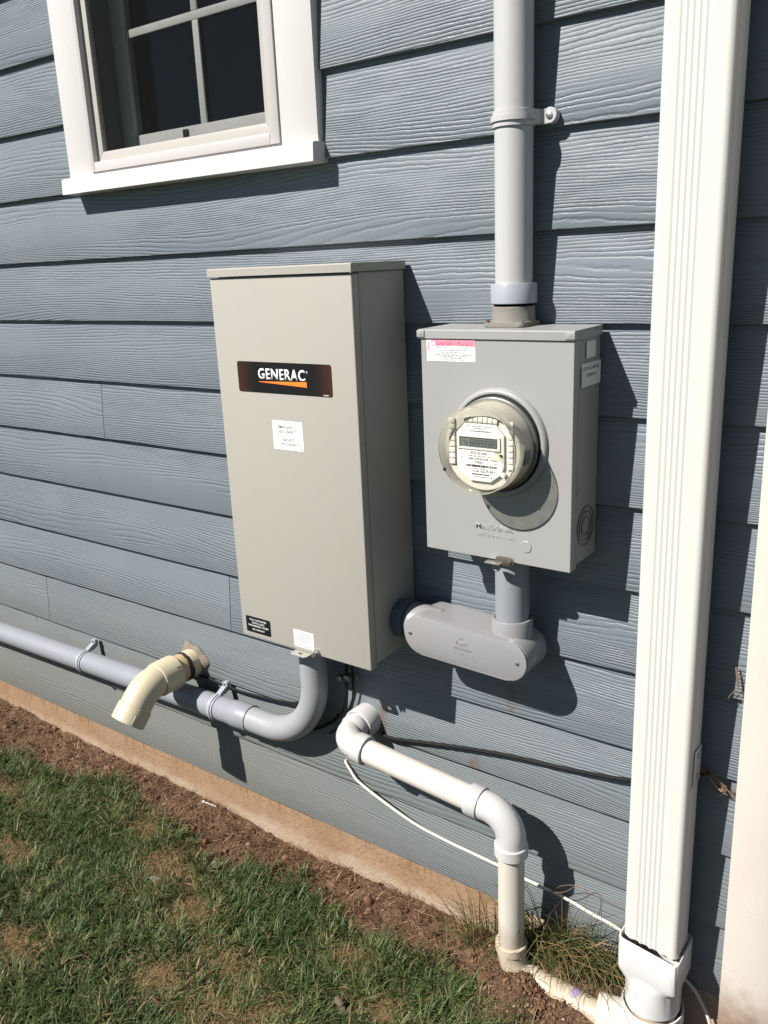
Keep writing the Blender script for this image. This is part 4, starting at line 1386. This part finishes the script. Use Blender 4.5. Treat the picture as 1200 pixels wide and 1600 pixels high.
# ------------------------------------------------------------------ cables
def wire(name, pts, r, mat, label, cat, seg=10, parent=None, group=None):
    P = [Vector(p) for p in pts]
    out = []
    for i in range(len(P) - 1):                                # Catmull-Rom
        p0 = P[max(i - 1, 0)]; p1 = P[i]; p2 = P[i + 1]; p3 = P[min(i + 2, len(P) - 1)]
        for k in range(8):
            t = k / 8
            out.append(0.5 * ((2 * p1) + (-p0 + p2) * t + (2 * p0 - 5 * p1 + 4 * p2 - p3) * t * t + (-p0 + 3 * p1 - 3 * p2 + p3) * t ** 3))
    out.append(P[-1])
    mm = MB()
    mm.tube(out, r, seg)
    o = mm.build(name, mat, parent)
    if parent is None:
        tag(o, label, cat, group)
    return o
wire('white_cable', [(-1.356, 0.012, 0.236), (-1.3554, -0.002, 0.2371), (-1.333, -0.009, 0.2205), (-1.3039, -0.014, 0.1995), (-1.2162, -0.018, 0.1703), (-1.1164, -0.015, 0.1382), (-1.0222, -0.009, 0.1202), (-0.948, -0.0065, 0.1132), (-0.879, -0.006, 0.1085), (-0.788, -0.006, 0.1005), (-0.7095, -0.006, 0.0962), (-0.6319, -0.007, 0.0832), (-0.5545, -0.008, 0.0704), (-0.42, -0.008, 0.02), (-0.37, -0.01, -0.035), (-0.345, -0.014, -0.1), (-0.33, -0.016, -0.17)],
     0.0038, M_WHITECABLE, 'thin white cable sagging along the siding under the drain pipe', 'cable')
wire('black_cable', [(-1.222, 0.012, 0.3650), (-1.216, -0.006, 0.3655), (-1.172, -0.009, 0.3690), (-1.08, -0.009, 0.3880), (-0.979, -0.008, 0.4070), (-0.839, -0.007, 0.4290), (-0.694, -0.004, 0.4420), (-0.562, -0.010, 0.4660), (-0.48, -0.008, 0.49), (-0.43, -0.004, 0.520), (-0.395, 0.0, 0.535)],
     0.0048, M_BLACKCABLE, 'dirty black cable stretched across the siding toward the downspout', 'cable')
wire('ground_wire', [(-6.3, -0.006, 0.155), (-4.0, -0.006, 0.212), (-3.0, -0.006, 0.231), (-2.6, -0.007, 0.238), (-2.2, -0.007, 0.246), (-1.9, -0.007, 0.255), (-1.75, -0.008, 0.262), (-1.62, -0.009, 0.272), (-1.52, -0.010, 0.290), (-1.43, -0.011, 0.325), (-1.36, -0.012, 0.385), (-1.330, -0.013, 0.46), (-1.3195, -0.016, 0.56), (-1.318, -0.020, 0.665)],
     0.0050, M_BLACKCABLE, 'black ground wire behind the grey conduit, curving up under the cabinet', 'wire')
wire('thin_wire', [(-1.3000, -0.020, 0.665), (-1.3030, -0.014, 0.56), (-1.3080, -0.010, 0.46), (-1.325, -0.009, 0.40), (-1.355, -0.009, 0.352), (-1.40, -0.009, 0.315)],
     0.0032, M_BLACKCABLE, 'thinner black wire hanging under the cabinet right of the grey bend', 'wire')
wire('upper_wire', [(-2.05, -0.007, 0.352), (-1.9, -0.007, 0.353), (-1.78, -0.007, 0.346), (-1.66, -0.007, 0.352), (-1.55, -0.008, 0.366), (-1.46, -0.009, 0.39)],
     0.0037, M_BLACKCABLE, 'black wire peeking above the grey conduit near the bend', 'wire')
for x_, z_, lb in ((-1.3195, 0.508, 'small steel clip on the black wires under the cabinet'), (-1.345, 0.500, 'small steel clip just left on the wires under the cabinet')):
    m = MB()
    m.box(x_ - 0.009, x_ + 0.009, -0.0225, -0.0005, z_ - 0.007, z_ + 0.007, 0.002)
    m.box(x_ + 0.0092, x_ + 0.0240, -0.004, -0.0008, z_ - 0.006, z_ + 0.006, 0.001)
    m.tube([(x_ + 0.017, -0.004, z_), (x_ + 0.017, -0.008, z_)], 0.004, 10)
    tag(m.build('wire_clip', M_STEEL), lb, 'clip', 'wire clips under the cabinet')

# ------------------------------------------------------------------ downspout
dw = thing('downspout', 'tall white fluted metal downspout standing before the siding', 'downspout', (-0.467, -0.06, 0.14))
def flute_profile():
    x0, x1, y0, y1, r = -0.5245, -0.4095, -0.1000, -0.0200, 0.012
    pts = []
    def side(p, q, inward, nf, frac, dep, n=60, f2=None):
        f2 = frac if f2 is None else f2
        out = []
        for i in range(n + 1):
            t = i / n
            d = 0.0
            if frac < t < 1 - f2:
                u = (t - frac) / (1 - frac - f2)
                d = dep * (0.5 - 0.5 * math.cos(2 * math.pi * nf * u))
            out.append((p[0] + (q[0] - p[0]) * t + inward[0] * d, p[1] + (q[1] - p[1]) * t + inward[1] * d))
        return out
    def corner(cx, cy, a0):
        return [(cx + r * math.cos(math.radians(a0 + 90 * i / 6)), cy + r * math.sin(math.radians(a0 + 90 * i / 6))) for i in range(1, 6)]
    pts += side((x0 + r, y0), (x1 - r, y0), (0, 1), 5, 0.17, 0.0015, 120, 0.27)
    pts += corner(x1 - r, y0 + r, -90)
    pts += side((x1, y0 + r), (x1, y1 - r), (-1, 0), 3, 0.10, 0.0022, 60)
    pts += corner(x1 - r, y1 - r, 0)
    pts += side((x1 - r, y1), (x0 + r, y1), (0, -1), 4, 0.20, 0.0042, 20)
    pts += corner(x0 + r, y1 - r, 90)
    pts += side((x0, y1 - r), (x0, y0 + r), (1, 0), 3, 0.12, 0.0036, 24)
    pts += corner(x0 + r, y0 + r, 180)
    return pts
prof = flute_profile()
b = bmesh.new()
levels = [0.1455, 0.6, 1.1, 1.6, 2.1, 2.7, 3.5]
rings = []
for z in levels:
    rings.append([b.verts.new((x, y, z + ((0.0060 - (x + 0.5245) * 0.113) if z < 0.2 else 0) + (0.0015 * math.sin(x * 300) if z < .2 else 0))) for x, y in prof])
for i in range(len(levels) - 1):
    for k in range(len(prof)):
        k2 = (k + 1) % len(prof)
        b.faces.new((rings[i][k], rings[i][k2], rings[i + 1][k2], rings[i + 1][k]))
m = MB(); m.merge(b)
m.build('spout', M_ALU, dw, angle=60)
m = MB()
m.box(-0.4088, -0.4072, -0.0700, -0.0280, 0.535, 0.6140, 0.0006)
br = m.build('bracket', M_ALU, dw)
for z_ in (0.598, 0.552):
    m = MB()
    m.tube([(-0.4072, -0.050, z_), (-0.4040, -0.050, z_), (-0.4032, -0.050, z_)], [0.0045, 0.0043, 0.0028], 6)
    m.build('rivet', M_STEEL, br)

# adapter and standpipe
ad = thing('downspout_adapter', 'white plastic square to round adapter holding the foot of the downspout', 'drain adapter', (-0.465, -0.06, -0.10))
def square_round(z_list):
    """loops from a rounded rectangle to a circle: (z, blend, half x, half y, radius)"""
    bb = bmesh.new()
    n = 64
    loops = []
    for (z, k, hx, hy, r, tilt) in z_list:
        lp = []
        for i in range(n):
            a = 2 * math.pi * (i + .5) / n
            c, s = math.cos(a), math.sin(a)
            p = 13.0
            q = (abs(c / hx) ** p + abs(s / hy) ** p) ** (-1 / p)
            x = (1 - k) * q * c + k * r * c
            y = (1 - k) * q * s + k * r * s
            lp.append(bb.verts.new((-0.4655 + x, -0.0635 + y, z - tilt * x)))
        loops.append(lp)
    for i in range(len(loops) - 1):
        for k in range(n):
            k2 = (k + 1) % n
            bb.faces.new((loops[i][k], loops[i][k2], loops[i + 1][k2], loops[i + 1][k]))
    return bb
m = MB()
m.merge(square_round([(0.085, 0, 0.0605, 0.0500, 0.05, .12), (0.1475, 0, 0.0610, 0.0510, 0.05, .14), (0.1485, 0, 0.0616, 0.0516, .05, .14), (0.1485, 0, 0.0635, 0.0535, .05, .14), (0.1470, 0, 0.0645, 0.0545, 0.05, .14), (0.072, 0, 0.0645, 0.0540, 0.05, .12), (0.0660, 0.03, 0.0635, 0.0530, 0.05, .12), (0.055, 0.45, 0.0625, 0.0535, 0.0590, .06), (0.043, 1.0, 0.06, 0.05, 0.0590, 0), (-0.020, 1.0, 0.06, 0.05, 0.0582, 0), (-0.0205, 1.0, 0.06, 0.05, 0.055, 0)]))
m.build('adapter', M_ADAPT, ad, angle=38)
m = MB()
cx_, cy2 = -0.4655, -0.0620
m.tube([(cx_, cy2, -0.2), (cx_, cy2, -0.0300), (cx_, cy2, -0.0265), (cx_, cy2, -0.0265), (cx_, cy2, -0.0320), (cx_, cy2, -0.07)], [0.0660, 0.0660, 0.0650, 0.0618, 0.0600, 0.059], 56, (True, False))
m.build('standpipe', M_ADAPT, ad, angle=38)
m = MB()
m.tube([(cx_, cy2, -0.0800), (cx_, cy2, -0.0215)], 0.0545, 40)
m.build('inner_pipe', M_DIRTYPVC, ad)

# ------------------------------------------------------------------ vegetation and litter (numpy)
rng = np.random.default_rng(12)
def blade_mesh(name, bx, by, bz, L, theta, lean, width, tint, mat, kind='stuff', curl=0.6, parent=None):
    """blades of 3 segments; lean: 0 upright .. 1.5 flat; width across a random direction"""
    n = len(bx)
    dx, dy = np.cos(theta), np.sin(theta)
    wa = theta + np.pi / 2 + rng.normal(0, 0.5, n)
    wx, wy = np.cos(wa), np.sin(wa)
    px, py, pz = bx.copy(), by.copy(), bz.copy()
    ang = lean * (1 - curl)
    V = []
    prof = [1.0, 0.92, 0.62, 0.0]
    for s in range(4):
        hw = width * prof[s] * 0.5
        if s < 3:
            V.append(np.stack([px - wx * hw, py - wy * hw, pz], 1))
            V.append(np.stack([px + wx * hw, py + wy * hw, pz], 1))
            st_ = L / 3
            px = px + dx * np.sin(ang) * st_
            py = py + dy * np.sin(ang) * st_
            pz = pz + np.cos(ang) * st_
            ang = ang + lean * curl * 0.85
        else:
            V.append(np.stack([px, py, pz], 1))
    co = np.stack(V, 1)                                         # n,7,3
    base = (np.arange(n) * 7)[:, None]
    q = np.concatenate([base + np.array([[0, 1, 3, 2]]), base + np.array([[2, 3, 5, 4]])], 1).reshape(-1, 4)
    t3 = base + np.array([[4, 5, 6]])
    me = bpy.data.meshes.new(name)
    nv = n * 7
    me.vertices.add(nv)
    me.vertices.foreach_set('co', co.astype(np.float32).ravel())
    loops = np.concatenate([q.ravel(), t3.ravel()])
    me.loops.add(len(loops))
    me.loops.foreach_set('vertex_index', loops.astype(np.int32))
    nq = len(q)
    starts = np.concatenate([np.arange(nq) * 4, nq * 4 + np.arange(n) * 3]).astype(np.int32)
    me.polygons.add(nq + n)
    me.polygons.foreach_set('loop_start', starts)
    me.update(calc_edges=True)
    at = me.attributes.new('tint', 'FLOAT', 'POINT')
    at.data.foreach_set('value', np.repeat(tint, 7).astype(np.float32))
    me.shade_smooth()
    me.materials.append(mat)
    o = link(name, me, parent)
    if kind:
        o['kind'] = kind
    return o

M_GRASS = tint_material('grass_blades', [(0.0, (0.034, 0.058, 0.015, 1)), (0.35, (0.078, 0.116, 0.036, 1)), (0.62, (0.165, 0.195, 0.080, 1)), (0.78, (0.20, 0.135, 0.066, 1)), (1.0, (0.37, 0.24, 0.125, 1))], 0.5, 0.28, 0.28)
M_STRAW = tint_material('mulch_fibres', [(0.0, (0.022, 0.012, 0.008, 1)), (0.4, (0.095, 0.050, 0.028, 1)), (0.75, (0.20, 0.115, 0.065, 1)), (1.0, (0.46, 0.32, 0.19, 1))], 0.8, 0.2)

PATCH = [(-2.03, -0.21, .10, .05), (-1.80, -0.285, .14, .06), (-1.39, -0.44, .13, .06), (-1.30, -0.56, .14, .07), (-1.53, -0.57, .08, .05), (-1.95, -0.71, .10, .06), (-1.24, -0.50, .10, .05), (-1.15, -.25, .07, .03), (-2.3, -.5, .08, .05), (-1.62, -.36, .06, .04), (-1.0, -.34, .06, .04), (-2.6, -.33, .12, .05)]
EDX = [-7, -3.2, -2.83, -2.29, -2.1, -1.95, -1.79, -1.6, -1.45, -1.25, -1.06, -0.95, -0.78, -0.65, -0.5, 1]
EDY = [-.24, -.24, -.215, -.12, -.135, -.16, -.20, -.15, -.105, -.135, -.155, -.165, -.225, -.235, -.22, -.22]
def bareness(x, y):
    b_ = np.zeros_like(x)
    for (cx, cy, rx, ry) in PATCH:
        d = ((x - cx) / rx) ** 2 + ((y - cy) / ry) ** 2
        b_ = np.maximum(b_, np.exp(-d * 1.2))
    b_ = b_ * (0.55 + 0.9 * vnoise(x * 30, y * 30, 21))
    return np.clip(b_ * 1.3, 0, 1)

def lawn(nt, x0, x1, y0, y1, name, per=15, big=1.0):
    """grass in tufts: each tuft leans its own way and has its own green"""
    tx = rng.uniform(x0, x1, nt); ty = rng.uniform(y0, y1, nt)
    bare = bareness(tx, ty)
    edge = np.interp(tx, EDX, EDY) + (vnoise(tx * 12, ty * 12, 31) - .5) * 0.07 + (vnoise(tx * 40, ty * 40, 32) - .5) * 0.05
    for (cx, cy, rr_) in ((-1.806, -0.346, .030), (-1.092, -0.383, .034)):
        bare = np.maximum(bare, 1.15 * ((tx - cx) ** 2 + (ty - cy) ** 2 < rr_ ** 2))
    p = np.clip((edge - ty) / 0.04 + 0.35, 0, 1) * (0.55 + 0.6 * vnoise(tx * 14, ty * 14, 33)) * np.clip(1 - 0.90 * bare, 0, 1)
    k = rng.uniform(0, 1, nt) < p
    tx, ty, bare = tx[k], ty[k], bare[k]
    cnt = rng.integers(max(3, per - 8), per + 9, len(tx))
    i = np.repeat(np.arange(len(tx)), cnt)
    m_ = len(i)
    sp_ = rng.gamma(2.5, 0.0042, m_) * big
    aa = rng.uniform(0, 2 * np.pi, m_)
    x = tx[i] + sp_ * np.cos(aa); y = ty[i] + sp_ * np.sin(aa)
    tdir = vnoise(tx * 6, ty * 6, 36) * 8.0 + rng.normal(0, 1.1, len(tx))
    tsize = np.clip(rng.normal(1.0, .28, len(tx)), .45, 1.7) * (0.8 + 0.4 * vnoise(tx * 5, ty * 5, 40))
    ttint = np.clip(rng.normal(0.34, .10, len(tx)) + (vnoise(tx * 6, ty * 6, 37) - .5) * 0.28, .04, .64)
    L = (0.024 + 0.038 * rng.beta(1.8, 2.4, m_)) * tsize[i] * big
    theta = np.where(rng.uniform(0, 1, m_) < .55, tdir[i] + rng.normal(0, .55, m_), aa + rng.normal(0, .5, m_))
    lean = np.clip(rng.normal(1.02, 0.36, m_), 0.12, 1.6)
    tint = np.clip(ttint[i] + rng.normal(0, .15, m_), .0, .68)
    dry = rng.uniform(0, 1, m_) < 0.05 + 0.4 * bare[i] + 0.12 * (vnoise(tx * 9, ty * 9, 38) > .70)[i]
    tint = np.where(dry, rng.uniform(0.72, 1.0, m_), tint)
    lean = np.where(dry, lean + 0.35, lean)
    wd = rng.gamma(7.0, 0.00037, m_) * big
    o = blade_mesh(name, x, y, ground_z(x, y) - 0.002, L, theta, lean, wd, tint, M_GRASS)
    o['label'] = 'green mown lawn grass with straw coloured bare spots'
    return o
lawn(16000, -3.35, -0.45, -1.15, -0.07, 'lawn_grass', 14)
lawn(2600, -7.0, -3.3, -2.6, -0.10, 'lawn_grass', 12, 1.5)
lawn(2600, -3.4, 1.2, -3.0, -1.1, 'lawn_grass', 12, 1.4)

# dry thatch lying in the worn spots
n = 9000
i = rng.integers(0, len(PATCH), n)
pc = np.array(PATCH)
x = pc[i, 0] + rng.normal(0, .55, n) * pc[i, 2]; y = pc[i, 1] + rng.normal(0, .55, n) * pc[i, 3]
blade_mesh('dry_thatch', x, y, ground_z(x, y) + rng.uniform(0, .006, n), rng.uniform(.015, .05, n), rng.uniform(0, 6.3, n), rng.uniform(1.15, 1.6, n), rng.uniform(.0010, .0022, n), np.clip(rng.normal(0.82, .09, n), .68, 1), M_GRASS, curl=0.15)

# shredded mulch and needles between lawn and footing
n = 26000
x = rng.uniform(-5, -0.3, n)
ed = np.interp(x, EDX, EDY)
y = ed * rng.beta(1.2, 1.3, n) * 1.35 + 0.006
k = rng.uniform(0, 1, n) < (0.35 + 0.65 * vnoise(x * 14, y * 14, 41)) * np.where(x > -0.98, 0.45, 1.0)
x, y = x[k], y[k]; n = len(x)
o = blade_mesh('mulch', x, y, ground_z(x, y) + rng.uniform(0, .007, n), rng.uniform(.012, .060, n) * rng.uniform(.6, 1.2, n), rng.uniform(0, 6.3, n), rng.uniform(1.2, 1.62, n), rng.uniform(.0007, .0018, n), np.clip(rng.normal(0.47, .25, n), 0, 1), M_STRAW, curl=0.12)
o['label'] = 'red brown shredded mulch along the footing'

# soil clods
def clods(name, n, x, y, size, mat, seed):
    r2 = random.Random(seed)
    b = bmesh.new()
    base = [Vector(p) for p in ((1, 0, 0), (-1, 0, 0), (0, 1, 0), (0, -1, 0), (0, 0, 1), (0, 0, -1))]
    fc = ((0, 2, 4), (2, 1, 4), (1, 3, 4), (3, 0, 4), (2, 0, 5), (1, 2, 5), (3, 1, 5), (0, 3, 5))
    tt = []
    Z = ground_z(x, y)
    for j in range(n):
        s = size[j]
        rot = Euler((r2.uniform(0, 6), r2.uniform(0, 6), r2.uniform(0, 6))).to_matrix()
        sc = Vector((r2.uniform(.6, 1.3), r2.uniform(.6, 1.2), r2.uniform(.5, .9))) * s
        v = [b.verts.new(rot @ Vector((q.x * sc.x * r2.uniform(.7, 1.2), q.y * sc.y * r2.uniform(.7, 1.2), q.z * sc.z * r2.uniform(.7, 1.2))) + Vector((x[j], y[j], Z[j] + s * 0.2))) for q in base]
        for f in fc:
            b.faces.new([v[q] for q in f])
        tt += [r2.random()] * 6
    bmesh.ops.recalc_face_normals(b, faces=list(b.faces))
    me = bpy.data.meshes.new(name)
    b.to_mesh(me); b.free()
    at = me.attributes.new('tint', 'FLOAT', 'POINT')
    at.data.foreach_set('value', np.array(tt, np.float32))
    me.shade_smooth()
    me.materials.append(mat)
    o = link(name, me)
    o['kind'] = 'stuff'
    return o
M_CLOD = tint_material('soil_clods', [(0.0, (0.055, 0.028, 0.017, 1)), (0.6, (0.14, 0.075, 0.045, 1)), (0.975, (0.20, 0.115, 0.070, 1)), (1.0, (0.45, 0.40, 0.35, 1))], 0.95, 0.15)
n = 2600
x = rng.uniform(-3.4, -0.35, n); y = np.interp(x, EDX, EDY) * rng.beta(1.1, 1.4, n) * 1.25 + 0.004
clods('soil_crumbs', n, x, y, rng.gamma(1.6, 0.0020, n) + 0.0012, M_CLOD, 3)
n = 2200
x = rng.normal(-0.73, 0.085, n); y = rng.normal(-0.165, 0.04, n)
clods('soil_crumbs', n, x, y, rng.gamma(1.5, 0.0012, n) + 0.0009, M_CLOD, 4)

# stones one could pick up
M_STONE = worn('red_stone', (0.25, 0.13, 0.085, 1), 0.85, 0.2, amount=0.5, speck=0.4, bump=0.5, bscale=300)
M_PALE = worn('pale_stone', (0.42, 0.36, 0.30, 1), 0.85, 0.2, amount=0.5, speck=0.4, bump=0.4, bscale=300)
def stone(name, x, y, s, mat, label, seed, cat='stone', flat=0.7):
    r2 = random.Random(seed)
    b = bmesh.new()
    bmesh.ops.create_icosphere(b, subdivisions=2, radius=1.0)
    k1, k2, k3 = (r2.uniform(0, 6) for _ in range(3))
    for v in b.verts:
        q = v.co
        d = 1 + 0.22 * math.sin(2.3 * q.x + k1) * math.cos(1.9 * q.y + k2) + 0.14 * math.sin(4.1 * q.z + k3 + 2 * q.x) + r2.uniform(-.04, .04)
        v.co = Vector((q.x * s * 1.25 * d, q.y * s * 0.9 * d, q.z * s * flat * d))
    bmesh.ops.rotate(b, verts=list(b.verts), matrix=Matrix.Rotation(r2.uniform(0, 3), 3, 'Z'))
    bmesh.ops.translate(b, verts=list(b.verts), vec=(x, y, float(ground_z(x, y)) + s * flat * 0.45))
    m = MB(); m.merge(b)
    return tag(m.build(name, mat, None, angle=28), label, cat)
stone('stone', -1.565, -0.055, 0.0145, M_STONE, 'largest red brown stone in the mulch against the footing', 1)
stone('stone', -1.50, -0.045, 0.0085, M_STONE, 'small tan stone lying right of the largest red stone', 2)
stone('stone', -1.70, -0.075, 0.0060, M_PALE, 'pale little pebble in the mulch left of the red stone', 3)
stone('stone', -0.825, -0.165, 0.017, worn('red_soil_lump', (0.17, 0.085, 0.05, 1), 0.95, 0.1, amount=0.5, speck=0.6, bump=0.8, bscale=180), 'red soil lump in front of the drain pipe foot', 4, flat=0.35)
stone('stone', -2.10, -0.125, 0.0075, M_STONE, 'orange brown chip on the mulch at the lawn edge below the vent', 5)
stone('stone', -1.655, -0.03, 0.0105, plain('dark_clod', (0.05, 0.03, 0.02, 1), .9, .1), 'dark crumbly clod touching the footing', 6)

# litter
m = MB()
b = bmesh.new()
lx, ly = -1.808, -0.348
lz = float(ground_z(lx, ly)) + 0.013
g = [[b.verts.new((lx + (-0.016 + 0.010 * i_) + 0.004 * j_, ly + (-0.009 + 0.009 * j_) + 0.002 * i_, lz + 0.004 * math.sin(i_ * 2.2 + j_))) for j_ in range(3)] for i_ in range(4)]
for i_ in range(3):
    for j_ in range(2):
        b.faces.new((g[i_][j_], g[i_ + 1][j_], g[i_ + 1][j_ + 1], g[i_][j_ + 1]))
m.merge(b)
bmesh.ops.solidify(m.bm, geom=list(m.bm.faces), thickness=0.0006)
tag(m.build('plastic_scrap', plain('clear_grey_plastic', (0.17, 0.17, 0.175, 1), 0.25, 0.6)), 'small crumpled grey plastic scrap lying on the grass', 'litter')
m = MB()
cxp, cyp = -1.092, -0.383
cz_ = float(ground_z(cxp, cyp)) + 0.014
pts = [(cxp - 0.022, cyp + 0.010, cz_), (cxp - 0.016, cyp + 0.006, cz_ + .002), (cxp, cyp - 0.001, cz_ + 0.003), (cxp + 0.014, cyp - 0.008, cz_ + .001), (cxp + 0.021, cyp - 0.013, cz_ - .001)]
m.tube(pts, [0.004, 0.0075, 0.0085, 0.0075, 0.005], 9)
tag(m.build('bark_chip', worn('grey_bark', (0.17, 0.115, 0.08, 1), 0.9, 0.2, amount=0.7, speck=0.8, bump=0.8, bscale=160), None, angle=20), 'grey brown bark chip lying on the grass', 'bark chip')
m = MB()
nz = float(ground_z(-1.95, -0.012)) + 0.007
m.tube([(-1.962, -0.016, nz + 0.004), (-1.962, -0.016, nz + 0.004), (-1.9585, -0.0155, nz + .004)], [0.002, 0.0050, 0.0050], 12)
m.tube([(-1.9585, -0.0155, nz + .004), (-1.910, -0.008, nz)], 0.0016, 8)
tag(m.build('screw', M_LABELG), 'white screw lying by the footing below the vent', 'screw')

# grass tufts round the drain pipe
def tuft(name, cx, cy, n, spread, Lr, label, seed, dry=0.4, lean0=0.75, bias=None):
    global rng
    rng = np.random.default_rng(seed)
    x = rng.normal(cx, spread, n); y = np.clip(rng.normal(cy, spread * .55, n), -0.3, 0.004)
    th = np.arctan2(y - cy, x - cx) + rng.normal(0, .7, n)
    if bias is not None:
        th = np.where(rng.uniform(0, 1, n) < .6, bias + rng.normal(0, .5, n), th)
    L = rng.uniform(*Lr, n)
    lean = np.clip(rng.normal(lean0, .42, n), .1, 1.6)
    # keep blades from passing through the wall
    out = y + np.sin(th) * L * 0.8 > 0.0
    th = np.where(out, -np.abs(np.mod(th + np.pi, 2 * np.pi) - np.pi), th)
    th = np.where(out & (np.abs(np.sin(th)) < .15), th - .2, th)
    tint = np.where(rng.uniform(0, 1, n) < dry, rng.uniform(.72, 1.0, n), np.clip(rng.normal(.30, .16, n), .02, .62))
    o = blade_mesh(name, x, y, ground_z(x, y) - .004, L, th, lean, rng.uniform(.0016, .0036, n), tint, M_GRASS, kind=None, curl=.7)
    return tag(o, label, 'grass tuft', 'tufts of tall grass along the footing')
tuft('grass_tuft', -0.885, -0.040, 190, 0.042, (.06, .20), 'tall half dry grass tuft left of the drain pipe', 101, .50, .65)
tuft('grass_tuft', -0.705, -0.035, 330, 0.050, (.09, .27), 'dense shaggy grass tuft right of the drain pipe', 102, .38, .95, -0.3)
tuft('grass_tuft', -0.600, -0.020, 150, 0.030, (.10, .24), 'long green grass tuft next to the downspout adapter', 103, .18, .9)
tuft('grass_tuft', -0.780, -0.045, 150, 0.035, (.05, .14), 'short dry grass tuft directly behind the drain pipe', 104, .6, .8)
tuft('grass_tuft', -2.275, -0.105, 60, 0.014, (.03, .07), 'small green weed tuft in mulch under the low conduit', 105, .1, .9)
tuft('grass_tuft', -1.47, -0.085, 46, 0.012, (.03, .065), 'small bright weed tuft in mulch near the largest stone', 106, .1, .8)
rng = np.random.default_rng(77)

# dry weed stems and debris caught on the wall
M_DRY = plain('dry_stem', (0.20, 0.13, 0.08, 1), 0.8, 0.2)
M_DRYPALE = plain('pale_dry_stem', (0.34, 0.25, 0.15, 1), 0.8, 0.2)
w1 = thing('dry_weed', 'thin bare weed stem arching over the white cable beside the downspout', 'weed', (-0.62, -0.02, 0.0))
for k, pts in enumerate(([(-0.725, -0.03, 0.118), (-0.70, -0.03, 0.145), (-0.665, -0.03, 0.162), (-0.62, -0.03, 0.158), (-0.53, -0.03, 0.152)], [(-0.725, -0.03, 0.118), (-0.69, -0.032, 0.135), (-0.655, -0.03, 0.170), (-0.640, -0.03, 0.165), (-0.638, -0.03, 0.12), (-0.65, -0.03, 0.06), (-0.655, -0.035, 0.015)], [(-0.70, -0.03, 0.02), (-0.722, -0.028, 0.10), (-0.76, -0.02, 0.21)])):
    wire('stem', pts, 0.0007, M_DRY, '', '', 5, w1)
w2 = thing('debris', 'dry straw and leaf debris caught on the siding beside downspout bracket', 'debris', (-0.37, -0.01, 0.52))
for k in range(9):
    a = rnd.uniform(-.6, .6)
    x0_, z0_ = -0.372 + rnd.uniform(-.02, .02), 0.522 + rnd.uniform(-.012, .012)
    l_ = rnd.uniform(.02, .04)
    wire('stem', [(x0_ - l_ * math.cos(a), -0.012 - rnd.uniform(0, .01), z0_ + l_ * .7 * math.cos(a) + .01), (x0_, -0.012, z0_), (x0_ + l_ * .8 * math.cos(a), -0.014, z0_ - l_ * .55 + l_ * math.sin(a))], rnd.uniform(.0005, .0010), M_DRY, '', '', 4, w2)
wire('leaf_scrap', [(-0.392, -0.014, 0.535), (-0.378, -0.018, 0.522), (-0.366, -0.016, 0.512)], 0.0017, M_DRYPALE, '', '', 6, w2)
w3 = thing('debris', 'dry brown leaf hanging on the siding edge beside corner board', 'debris', (-0.352, -0.01, 0.75))
wire('leaf_scrap', [(-0.360, -0.006, 0.782), (-0.356, -0.010, 0.765), (-0.352, -0.012, 0.745)], 0.0020, plain('brown_leaf', (0.16, 0.11, 0.075, 1), .9, .1), '', '', 6, w3)
for pts in ([(-0.355, -0.010, 0.76), (-0.346, -0.012, 0.772)], [(-0.353, -0.010, 0.742), (-0.344, -0.013, 0.722), (-0.338, -0.013, 0.705)], [(-0.354, -0.010, 0.742), (-0.366, -0.012, 0.722), (-0.372, -0.012, 0.705)]):
    wire('stem', pts, 0.0008, M_DRY, '', '', 4, w3)

bpy.context.view_layer.update()
